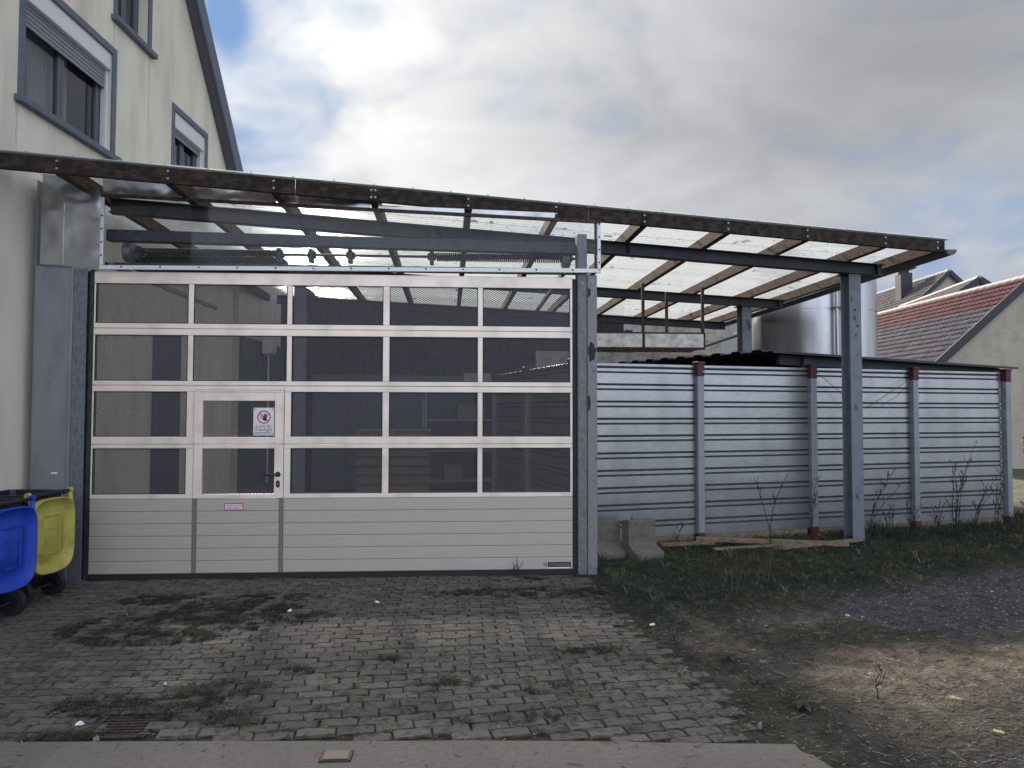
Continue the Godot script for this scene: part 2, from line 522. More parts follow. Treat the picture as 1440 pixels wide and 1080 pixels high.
func build_ground() -> void:
	var st := mb()
	poly(st, [Vector3(-150, -0.09, 150), Vector3(150, -0.09, 150), Vector3(150, -0.09, -150), Vector3(-150, -0.09, -150)], Vector3.UP)
	mat("far_ground", Color(0.1, 0.105, 0.06), 0.95, 0, "dirt", Vector3.ONE * 0.3, "grain", Vector3.ONE * 0.5)
	struct("terrain", st, M.far_ground)
	var x0 := -3.0
	var z0 := -4.0
	var s := 0.05
	var nx := 400
	var nzz := 190
	var vs := PackedVector3Array()
	var cs := PackedColorArray()
	var ix := PackedInt32Array()
	for j in nzz + 1:
		for i in nx + 1:
			var x := x0 + i * s
			var z := z0 + j * s
			var e := minf(minf(i, nx - i), minf(j, nzz - j)) / 4.0
			vs.append(Vector3(x, ground_height(x, z) if e >= 1.0 else lerpf(-0.12, ground_height(x, z), e), z))
			cs.append(ground_colour(x, z))
	for j in nzz:
		for i in nx:
			var a := j * (nx + 1) + i
			ix.append_array([a, a + 1, a + nx + 1, a + 1, a + nx + 2, a + nx + 1])
	var ar := []
	ar.resize(Mesh.ARRAY_MAX)
	ar[Mesh.ARRAY_VERTEX] = vs
	ar[Mesh.ARRAY_COLOR] = cs
	ar[Mesh.ARRAY_INDEX] = ix
	var am := ArrayMesh.new()
	am.add_surface_from_arrays(Mesh.PRIMITIVE_TRIANGLES, ar)
	var t2 := SurfaceTool.new()
	t2.create_from(am, 0)
	t2.generate_normals()
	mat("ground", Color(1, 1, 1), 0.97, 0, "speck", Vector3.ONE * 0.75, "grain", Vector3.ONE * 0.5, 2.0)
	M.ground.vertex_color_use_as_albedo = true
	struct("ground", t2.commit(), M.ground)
	# concrete strip along the street end of the paving
	st = mb()
	var outl := []
	for k in 13:
		var x := -1.0 + k * 0.52
		outl.append(Vector2(x, -strip_edge(x) + 0.006 * nz3.get_noise_2d(x * 3.0, 0)))
	outl.append(Vector2(5.3, -3.80))
	outl.append(Vector2(5.36, -4.05))
	outl.append(Vector2(5.3, -4.6))
	outl.append(Vector2(-1.0, -4.6))
	prism(st, outl, Vector3(0, -0.1, 0), 0.108, Basis(Vector3.RIGHT, Vector3.FORWARD, Vector3.UP))
	struct("concrete_strip", st, M.strip)
	scatter_grass()

func multi(called: String, mesh: Mesh, m: Material, tf: Array, cols: Array, parent: Node = null) -> MultiMeshInstance3D:
	var mm := MultiMesh.new()
	mm.transform_format = MultiMesh.TRANSFORM_3D
	mm.use_colors = true
	mm.mesh = mesh
	mm.instance_count = tf.size()
	for i in tf.size():
		mm.set_instance_transform(i, tf[i])
		mm.set_instance_color(i, cols[i])
	var o := MultiMeshInstance3D.new()
	o.name = called
	o.multimesh = mm
	o.material_override = m
	o.set_meta("kind", "stuff")
	(parent if parent else self).add_child(o, true)
	return o

func tuft_mesh(n: int, hh: float, spread: float, wide: float) -> ArrayMesh:
	var st := mb()
	for i in n:
		var a := TAU * i / n + rng.randf() * 0.8
		var d := Vector3(cos(a), 0, sin(a))
		var sd := Vector3(-d.z, 0, d.x)
		var r := rng.randf_range(0.2, 1.0) * spread
		var ht := hh * rng.randf_range(0.5, 1.0)
		var base := d * r * 0.3
		var mid := base + d * r * 0.5 + Vector3.UP * ht * 0.7
		var tip := base + d * r * 1.4 + Vector3.UP * ht
		var w := sd * wide
		poly(st, [base - w, base + w, mid + w * 0.7, mid - w * 0.7], d + Vector3.UP * 0.2)
		poly(st, [mid - w * 0.7, mid + w * 0.7, tip], d + Vector3.UP * 0.2)
	st.generate_normals()
	return st.commit()

func scatter_grass() -> void:
	var tf := []
	var cols := []
	for i in 46000:
		var x := rng.randf_range(4.9, 13.5)
		var z := rng.randf_range(-3.6, 2.6)
		var g := grass_amount(x, z)
		if rng.randf() > g * 0.95 + 0.03 or paved(x, z) > 0.5:
			continue
		var sc := rng.randf_range(0.35, 1.0) * (0.55 + 0.45 * g)
		if rng.randf() < 0.03:
			sc *= 2.0
		if z < -1.05 - 0.2423 * (x - 6.5) and rng.randf() < (0.4 if x > 8.3 else 0.12):
			sc *= 2.0
		sc *= 1.0 + 0.8 * maxf(0.0, nz1.get_noise_2d(x * 2.0, z * 2.0 + 40.0))
		tf.append(Transform3D(Basis(Vector3.UP, rng.randf() * TAU).scaled(Vector3(sc, sc * rng.randf_range(0.7, 1.2), sc)), Vector3(x, ground_height(x, z) - 0.004, z)))
		var y := smoothstep(-0.1, 0.45, nz1.get_noise_2d(x * 1.2 + 60.0, z * 1.2)) * 0.7 + rng.randf() * 0.25
		var c := Color(0.017, 0.038, 0.028).lerp(Color(0.055, 0.06, 0.02), y)
		if rng.randf() < 0.06:
			c = Color(0.2, 0.17, 0.09)
		cols.append(c)
	var g := multi("grass", tuft_mesh(7, 0.055, 0.035, 0.0022), M.grass_tint, tf, cols)
	# small weeds and moss in the joints of the paving
	tf = []
	cols = []
	var spots := [[1.35, 1.6, 0.75, 0.45], [1.75, 1.15, 0.6, 0.3], [1.62, 3.1, 0.28, 0.16], [2.1, 3.16, 0.28, 0.22], [1.75, 3.5, 0.35, 0.06], [2.35, 1.35, 0.25, 0.2], [1.05, 0.75, 0.5, 0.2], [2.0, 0.75, 0.4, 0.15], [2.45, 3.3, 0.2, 0.12], [4.2, 0.7, 0.9, 0.2], [2.2, 2.95, 0.3, 0.2], [4.4, 0.12, 0.25, 0.06], [2.75, 3.25, 0.22, 0.05], [3.6, 2.85, 0.2, 0.08], [4.3, 3.0, 0.3, 0.1], [4.5, 2.3, 0.25, 0.08], [3.9, 3.4, 0.3, 0.07], [3.2, 2.4, 0.1, 0.05], [2.6, 2.6, 0.12, 0.06]]
	for sp in spots:
		for i in int(2600 * sp[2] * sp[3] / 0.2 * 0.5):
			var a := rng.randf() * TAU
			var r := pow(rng.randf(), 0.6)
			var x: float = sp[0] + cos(a) * r * sp[2]
			var z: float = sp[1] + sin(a) * r * sp[3]
			if nz2.get_noise_2d(x * 1.5, z * 1.5) < -0.12 or z > strip_edge(x) - 0.01 or (x > 1.74 and x < 2.04 and z > 3.24 and z < 3.46):
				continue
			var sc := rng.randf_range(0.3, 0.85)
			tf.append(Transform3D(Basis(Vector3.UP, rng.randf() * TAU).scaled(Vector3(sc * 1.2, sc * 0.8, sc * 1.2)), Vector3(x, -0.008, z)))
			cols.append(Color(0.015, 0.025, 0.02).lerp(Color(0.042, 0.048, 0.022), pow(rng.randf(), 2.0)) if rng.randf() < 0.93 else Color(0.13, 0.115, 0.06))
	for i in 14000:
		var x := rng.randf_range(0.0, 5.2)
		var z := rng.randf_range(0.0, 3.6)
		if nz2.get_noise_2d(x * 2.2 + 30.0, z * 2.2) + 0.5 * nz3.get_noise_2d(x, z) < 0.22 - 0.2 * smoothstep(3.4, 4.8, x) or z > strip_edge(x) - 0.01:
			continue
		var sc := rng.randf_range(0.2, 0.65)
		tf.append(Transform3D(Basis(Vector3.UP, rng.randf() * TAU).scaled(Vector3(sc * 1.2, sc * 0.7, sc * 1.2)), Vector3(x, -0.008, z)))
		cols.append(Color(0.03, 0.035, 0.024).lerp(Color(0.08, 0.075, 0.04), rng.randf()))
	multi("joint_weeds", tuft_mesh(8, 0.05, 0.04, 0.003), M.grass_tint, tf, cols)
	# gravel and small stones
	tf = []
	cols = []
	var rock := mb()
	var rp := []
	for i in 12:
		var a := TAU * (i % 6) / 6.0 + (0.5 if i >= 6 else 0.0)
		var rr := rng.randf_range(0.75, 1.15)
		rp.append(Vector3(cos(a) * rr, 0.1 if i < 6 else 0.6, sin(a) * rr) if i < 6 else Vector3(cos(a) * rr * 0.55, 0.62, sin(a) * rr * 0.55))
	for i in 6:
		poly(rock, [rp[i], rp[(i + 1) % 6], rp[6 + i]], rp[i] + Vector3.UP * 0.3)
		poly(rock, [rp[6 + i], rp[(i + 1) % 6], rp[6 + (i + 1) % 6]], rp[i] + Vector3.UP * 0.6)
	poly(rock, rp.slice(6, 12), Vector3.UP)
	rock.generate_normals()
	for i in 26000:
		var x := rng.randf_range(5.0, 11.2)
		var z := rng.randf_range(-0.9, 4.6)
		var ga := gravel_amount(x, z)
		if rng.randf() > ga + 0.1 * (1.0 - grass_amount(x, z)) or paved(x, z) > 0.6:
			continue
		var sc := 0.004 + 0.009 * pow(rng.randf(), 2.5) + (0.012 if rng.randf() < 0.012 else 0.0)
		tf.append(Transform3D((Basis(Vector3.UP, rng.randf() * TAU) * Basis(Vector3.RIGHT, rng.randf_range(-0.5, 0.5))).scaled(Vector3(sc, sc * 0.8, sc * rng.randf_range(0.7, 1.3))), Vector3(x, ground_height(x, z) - sc * 0.25, z)))
		var v := rng.randf_range(0.05, 0.2) if rng.randf() < 0.93 else rng.randf_range(0.25, 0.5)
		cols.append(Color(v, v * 0.99, v * 1.06) if ga > 0.3 else Color(v, v * 0.93, v * 0.83))
	for i in 26000:
		var x := rng.randf_range(4.7, 9.5)
		var z := rng.randf_range(0.6, 4.4)
		if rng.randf() > (0.75 - 0.6 * paved(x, z)) * (1.0 - 0.8 * grass_amount(x, z)) * (1.0 - 0.7 * asphalt_amount(x, z)) or (x < 5.3 and z > strip_edge(x)):
			continue
		var sc := 0.003 + 0.011 * pow(rng.randf(), 4.0)
		tf.append(Transform3D((Basis(Vector3.UP, rng.randf() * TAU) * Basis(Vector3.RIGHT, rng.randf_range(-0.6, 0.6))).scaled(Vector3(sc * rng.randf_range(0.8, 1.6), sc * 0.8, sc)), Vector3(x, maxf(ground_height(x, z), -0.004) - sc * 0.3, z)))
		cols.append(ground_colour(x, z) * rng.randf_range(0.5, 1.7))
	multi("gravel", rock.commit(), M.pebble_tint, tf, cols)
	# dead stalks and leaf litter
	tf = []
	cols = []
	var tw := mb()
	box(tw, Vector3.ZERO, Vector3(1, 0.09, 0.09), 0.0)
	tw.generate_normals()
	for i in 22000:
		var x := rng.randf_range(1.0, 8.6)
		var z := rng.randf_range(0.2, 4.3)
		var dens := 0.05 if paved(x, z) > 0.5 else 0.55
		dens += 0.5 * smoothstep(0.05, 0.35, nz2.get_noise_2d(x * 0.9 + 12.0, z * 0.9))
		dens += 0.5 * smoothstep(4.2, 5.2, x) * smoothstep(2.2, 3.0, z)
		if x < 5.3 and z > strip_edge(x):
			dens = 0.12
		if rng.randf() > dens * 0.6:
			continue
		var l := rng.randf_range(0.008, 0.035) if rng.randf() < 0.93 else rng.randf_range(0.05, 0.13)
		var y := maxf(ground_height(x, z), 0.001 if paved(x, z) > 0.5 else -1.0)
		if x < 5.3 and z > strip_edge(x):
			y = 0.009
		tf.append(Transform3D(Basis(Vector3.UP, rng.randf() * TAU) * Basis(Vector3.BACK, rng.randf_range(-0.15, 0.2)) * Basis.from_scale(Vector3(l, 0.025, 0.035)), Vector3(x, y + 0.003, z)))
		var v := pow(rng.randf(), 1.5)
		cols.append(Color(0.05, 0.04, 0.03).lerp(Color(0.3, 0.25, 0.18), v))
	multi("plant_debris", tw.commit(), M.litter_tint, tf, cols)

# ------------------------------------------------------------------ paving
func row_shift(x: float, z: float) -> float:
	return -0.15 * maxf(0.0, x - 2.0 + 0.25 * sin(z * 1.3)) * smoothstep(0.3, 3.6, z) + 0.03 * nz1.get_noise_2d(x * 0.5, z * 0.5) + 0.02 * sin(x * 0.9 + z)

func paver_mesh(sd: int) -> ArrayMesh:
	rng.seed = 900 + sd
	var st := mb()
	var l := 0.199
	var wd := 0.0462
	var o := []
	for s in [1, -1]:
		for i in 5:
			var u := -0.5 + 0.25 * i
			var x: float = u * l * s
			var z: float = s * wd + 0.0065 * (1.0 if i % 2 == 0 else -1.0)
			if i == 0 or i == 4:
				z -= s * 0.003
			o.append(Vector3(x + rng.randf_range(-0.002, 0.002), 0, z + rng.randf_range(-0.002, 0.002)))
	var top := []
	for p in o:
		top.append(Vector3(p.x * 0.945, rng.randf_range(-0.0012, 0.0012), p.z * 0.88))
	poly(st, top, Vector3.UP)
	for i in o.size():
		var j := (i + 1) % o.size()
		var lo: Vector3 = o[i] + Vector3.DOWN * 0.024
		var lo2: Vector3 = o[j] + Vector3.DOWN * 0.024
		poly(st, [lo, lo2, top[j], top[i]], (o[i] + o[j]) * 0.5 + Vector3.UP * 0.04)
	st.generate_normals()
	return st.commit()

func build_paving() -> void:
	var root := Node3D.new()
	root.name = "paved_driveway"
	root.set_meta("kind", "structure")
	add_child(root)
	var kinds := []
	for k in 6:
		kinds.append(paver_mesh(k))
	rng.seed = 77
	var all := []
	var row := 0
	var z := -0.01
	while z < 4.6:
		var x := -1.3 + (0.1 if row % 2 else 0.0)
		while x < 5.6:
			var zz := z + row_shift(x, z)
			var sc := clampf((row_shift(x, z + 0.05) - row_shift(x, z - 0.05)) / 0.1 + 1.0, 0.7, 1.2)
			var slope := (row_shift(x + 0.1, z) - row_shift(x - 0.1, z)) / 0.2
			var u := x + rng.randf_range(-0.004, 0.004)
			var keep := zz < strip_edge(x) - 0.045 and zz > -0.03 and u < paved_edge(zz) - 0.04 + rng.randf_range(-0.12, 0.12)
			if u > 1.70 and u < 2.07 and zz > 3.2 and zz < 3.5:
				keep = false
			# only what the photograph could show, with a margin to the left
			if keep and u > 3.668 - 0.92 * (7.386 - zz) + 0.2 and u > -0.75:
				var b := Basis(Vector3.UP, -atan(slope) + rng.randf_range(-0.018, 0.018)) * Basis(Vector3.RIGHT, rng.randf_range(-0.025, 0.025)) * Basis(Vector3.BACK, rng.randf_range(-0.015, 0.015))
				b = b * Basis.from_scale(Vector3(1, 1, sc))
				var sink := 0.006 * nz1.get_noise_2d(u * 1.5, zz * 1.5) + rng.randf_range(-0.005, 0.004)
				sink -= 0.02 * smoothstep(-0.35, 0.05, u - paved_edge(zz))
				all.append([zz, Transform3D(b, Vector3(u, sink, zz))])
			x += 0.2
		z += 0.1
		row += 1
	all.sort_custom(func(a, b): return a[0] > b[0])
	var tones := [Color(0.158, 0.148, 0.138), Color(0.13, 0.123, 0.117), Color(0.188, 0.174, 0.16), Color(0.15, 0.142, 0.126)]
	var rest := []
	for k in 6:
		rest.append([[], []])
	for i in all.size():
		var k := rng.randi() % 6
		var t := rng.randi() % 4
		if i < 300:
			var o := MeshInstance3D.new()
			o.name = "paver"
			o.mesh = kinds[k]
			o.material_override = M["paver%d" % t]
			o.transform = all[i][1]
			root.add_child(o, true)
		else:
			k = 0
			rest[k][0].append(all[i][1])
			rest[k][1].append(tones[t] * rng.randf_range(0.88, 1.1))
	multi("pavers", kinds[0], M.paver_many, rest[0][0], rest[0][1], root)
# ------------------------------------------------------------------ the house on the left
func house_window(h: Node3D, z0: float, z1: float, y0: float, y1: float, lowered: float, sashes: int, box_h: float) -> void:
	# opening from z0 (near) to z1 (far); the wall face is x = 0, the frame sits 0.13 m back
	var w := part(h, "window", frame_shape(z0, z1, y0, y1, sashes), M.pvc)
	var t := 0.085
	part(w, "surround_head", bx(-0.01, 0.014, y1, y1 + t, z0 + t, z1 - t, 0.003), M.trim)
	part(w, "surround_side", bx(-0.01, 0.014, y0, y1, z0, z0 + t, 0.003), M.trim)
	part(w, "surround_side", bx(-0.01, 0.014, y0, y1, z1 - t, z1, 0.003), M.trim)
	part(w, "sill", bx(-0.13, 0.075, y0 - 0.07, y0 - 0.002, z0 + 0.13, z1 - 0.13, 0.005), M.trim)
	if box_h > 0.0:
		part(w, "shutter_box", bx(-0.12, -0.012, y1 - box_h, y1 - 0.003, z0 - 0.004, z1 + 0.004, 0.008), M.white_alu)
		var k := 0
		var y := y1 - box_h - 0.002
		while y > y1 - box_h - lowered:
			part(w, "shutter_slat", bx(-0.085, -0.07, y - 0.041, y, z0 - 0.012, z1 + 0.012, 0.006), M.shutter)
			y -= 0.045
			k += 1
		for zz in [z0 - 0.006, z1 + 0.006]:
			part(w, "guide_rail", bx(-0.12, -0.05, y0, y1 - box_h - 0.002, zz - 0.02, zz + 0.02, 0.003), M.shutter if zz == z0 - 0.006 else M.white_alu)
	var n := sashes
	for i in n:
		var a := lerpf(z0 - 0.06, z1 + 0.06, float(i) / n)
		var b := lerpf(z0 - 0.06, z1 + 0.06, float(i + 1) / n)
		part(w, "pane", bx(-0.152, -0.146, y0 + 0.08, y1 - 0.06, a - 0.04, b + 0.04, 0.0), M.window_pane)
	# curtain folds behind the glass
	var cu := mb()
	for k in 14:
		var u := lerpf(z0 - 0.05, z1 + 0.05, 0.3 + 0.018 * k)
		var lean := 0.22 * (z1 - z0) * (0.5 - k / 26.0) * 0.4
		tube(cu, [Vector3(-0.27 - 0.015 * (k % 2), y0 + 0.03, u), Vector3(-0.27 - 0.015 * (k % 2), lerpf(y0, y1, 0.5), u - lean * 0.6), Vector3(-0.27 - 0.015 * (k % 2), y1 - 0.08, u - lean * 2.0)], 0.019, 6)
	poly(cu, [Vector3(-0.34, y0, z0 - 0.05), Vector3(-0.34, y0, lerpf(z0, z1, 0.34)), Vector3(-0.34, y1, lerpf(z0, z1, 0.2)), Vector3(-0.34, y1, z0 - 0.05)], Vector3.RIGHT)
	poly(cu, [Vector3(-0.34, y0, lerpf(z0, z1, 0.56)), Vector3(-0.34, y0, lerpf(z0, z1, 0.8)), Vector3(-0.34, y1, lerpf(z0, z1, 0.8)), Vector3(-0.34, y1, lerpf(z0, z1, 0.56))], Vector3.RIGHT)
	part(w, "curtain", cu, M.curtain).set_meta("kind", "stuff")

func frame_shape(z0: float, z1: float, y0: float, y1: float, n: int) -> SurfaceTool:
	var st := mb()
	var xa := -0.18
	var xb := -0.125
	bx(xa, xb, y0, y0 + 0.06, z0 - 0.002, z1 + 0.002, 0.004, st)
	bx(xa, xb, y1 - 0.06, y1 - 0.002, z0 - 0.002, z1 + 0.002, 0.004, st)
	for i in n + 1:
		var c := lerpf(z0 - 0.03, z1 + 0.03, float(i) / n)
		bx(xa, xb, y0 + 0.06, y1 - 0.06, c + 0.028, c - 0.028, 0.004, st)
	for i in n:
		var a := lerpf(z0 - 0.06, z1 + 0.06, float(i) / n) - 0.004
		var b := lerpf(z0 - 0.06, z1 + 0.06, float(i + 1) / n) + 0.004
		for q in [[a, a - 0.05, y0 + 0.062, y1 - 0.062], [b + 0.05, b, y0 + 0.062, y1 - 0.062], [a - 0.05, b + 0.05, y0 + 0.062, y0 + 0.11], [a - 0.05, b + 0.05, y1 - 0.11, y1 - 0.062]]:
			bx(-0.17, -0.118, q[2], q[3], q[0], q[1], 0.004, st)
	return st

func build_house() -> void:
	var h := thing("house", "cream rendered house with steep gable, grey window surrounds and dark verge", "house", Vector3(-0.62, 0, 0), deg_to_rad(-3.26))
	var holes := [[0.12, -1.44, 4.66, 5.87], [-3.06, -4.1, 4.66, 5.87], [-1.52, -2.27, 6.34, 7.5]]
	var st := mb()
	var ys := [-0.1, 4.66, 5.2, 5.87, 6.34, 7.5, 9.0, 11.4]
	var zr := func(y): return -5.35 if y <= 5.2 else -5.35 + (y - 5.2) / 1.19
	var zl := func(y): return 5.1 if y <= 5.2 else 5.1 - (y - 5.2) / 1.19
	for i in ys.size() - 1:
		var a: float = ys[i]
		var b: float = ys[i + 1]
		var cuts := []
		for ho in holes:
			if a >= ho[2] - 0.001 and b <= ho[3] + 0.001:
				cuts.append(ho)
		cuts.sort_custom(func(p, q): return p[0] > q[0])
		var from := [zl.call(a), zl.call(b)]
		for c in cuts + [[null]]:
			var to: Array = [zr.call(a), zr.call(b)] if c[0] == null else [c[0], c[0]]
			poly(st, [Vector3(0, a, from[0]), Vector3(0, a, to[0]), Vector3(0, b, to[1]), Vector3(0, b, from[1])], Vector3.RIGHT)
			if c[0] != null:
				from = [c[1], c[1]]
	for ho in holes:
		var d := -0.19
		for q in [[ho[0], ho[0], ho[2], ho[3], Vector3.FORWARD], [ho[1], ho[1], ho[2], ho[3], Vector3.BACK]]:
			poly(st, [Vector3(0, q[2], q[0]), Vector3(0, q[3], q[0]), Vector3(d, q[3], q[0]), Vector3(d, q[2], q[0])], q[4])
		for q in [[ho[2], Vector3.UP], [ho[3], Vector3.DOWN]]:
			poly(st, [Vector3(0, q[0], ho[0]), Vector3(0, q[0], ho[1]), Vector3(d, q[0], ho[1]), Vector3(d, q[0], ho[0])], q[1])
	# the other walls
	poly(st, [Vector3(0, -0.1, -5.35), Vector3(-9, -0.1, -5.35), Vector3(-9, 5.2, -5.35), Vector3(0, 5.2, -5.35)], Vector3.FORWARD)
	poly(st, [Vector3(0, -0.1, 5.1), Vector3(-9, -0.1, 5.1), Vector3(-9, 5.2, 5.1), Vector3(0, 5.2, 5.1)], Vector3.BACK)
	poly(st, [Vector3(-9, -0.1, 5.1), Vector3(-9, -0.1, -5.35), Vector3(-9, 5.2, -5.35), Vector3(-9, 11.4, -0.13), Vector3(-9, 5.2, 5.1)], Vector3.LEFT)
	part(h, "wall", st, M.render)
	# dark rooms behind the windows
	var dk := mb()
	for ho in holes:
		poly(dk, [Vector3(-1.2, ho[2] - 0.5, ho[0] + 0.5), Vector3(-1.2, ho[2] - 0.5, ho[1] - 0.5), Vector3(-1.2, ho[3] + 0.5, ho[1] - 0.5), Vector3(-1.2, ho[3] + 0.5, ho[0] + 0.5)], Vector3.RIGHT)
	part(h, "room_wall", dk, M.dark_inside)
	house_window(h, 0.12, -1.44, 4.66, 5.87, 0.2, 2, 0.2)
	house_window(h, -3.06, -4.1, 4.66, 5.87, 0.09, 2, 0.22)
	house_window(h, -1.52, -2.27, 6.34, 7.5, 0.0, 2, 0.0)
	for q in [[0.2, 4.58, 0.55, 0.05], [-1.52, 4.58, 0.7, 0.04], [-2.32, 6.27, 1.5, 0.035], [-1.47, 6.27, 0.5, 0.03], [-2.98, 4.58, 0.5, 0.03]]:
		var stk := mb()
		var ol := []
		for k in 9:
			ol.append(Vector2(-q[0] - q[3] * (0.5 + 0.25 * sin(k * 1.9)) * (1.0 - k / 9.5), q[1] - q[2] * k / 8.0))
		for k in range(8, -1, -1):
			ol.append(Vector2(-q[0] + q[3] * (0.4 + 0.25 * sin(k * 2.3)) * (1.0 - k / 9.5), q[1] - q[2] * k / 8.0))
		prism(stk, ol, Vector3(0.0004, 0, 0), 0.0006, Basis(Vector3.FORWARD, Vector3.UP, Vector3.RIGHT))
		part(h, "rain_streak", stk, M.wall_streak)
	# roof slabs with verge
	var rf := mb()
	var ov := 0.16
	for sgn in [-1, 1]:
		var e: float = -5.75 if sgn < 0 else 5.5
		var apex := -0.13
		var ye := 5.2 - 0.4 * 1.19 + 0.02
		var ya := 11.42
		var prof := [Vector2(e, ye), Vector2(apex, ya), Vector2(apex, ya + 0.36), Vector2(e, ye + 0.36)]
		# outline given in (z, y), extruded along x
		prism(rf, prof, Vector3(-9.2, 0, 0), 9.2 + ov, Basis(Vector3.BACK, Vector3.UP, Vector3.RIGHT))
	part(h, "roof", rf, M.verge)
	var vb := mb()
	bar(vb, Vector3(ov + 0.014, 4.93, -5.72), Vector3(ov + 0.014, 11.5, -0.2), 0.026, 0.26)
	part(h, "verge_board", vb, M.trim)
	# dark doorway under the canopy, seen through the big door
	var dd := part(h, "side_door", bx(0.003, 0.05, 0.0, 2.75, -2.55, -3.3, 0.004), M.pvc)
	for k in 3:
		part(dd, "door_panel", bx(0.05, 0.062, 0.2 + k * 0.85, 0.95 + k * 0.85, -2.65, -3.2, 0.006), M.pvc)

func build_annex() -> void:
	var h := thing("side_annex", "low rendered annex behind the house with a tall dark gate", "annex", Vector3(-0.3, 0, -5.65), deg_to_rad(-3.26))
	part(h, "wall", bx(-8.0, 0.0, -0.1, 4.7, 0.0, -5.2, 0.01), M.render)
	var g := part(h, "gate", bx(0.003, 0.045, 0.0, 2.95, 0.0, -2.9, 0.004), M.pvc)
	for k in 8:
		part(g, "board", bx(0.045, 0.062, 0.03, 2.92, -0.02 - k * 0.36, -0.36 - k * 0.36, 0.005), M.pvc)
# ------------------------------------------------------------------ canopy
func zf(x: float) -> float: return 0.55 - 0.165 * x
func yb(x: float) -> float: return 3.80 - 0.0255 * (x + 0.5)
func cz(x: float, t: float) -> float: return zf(x) - t

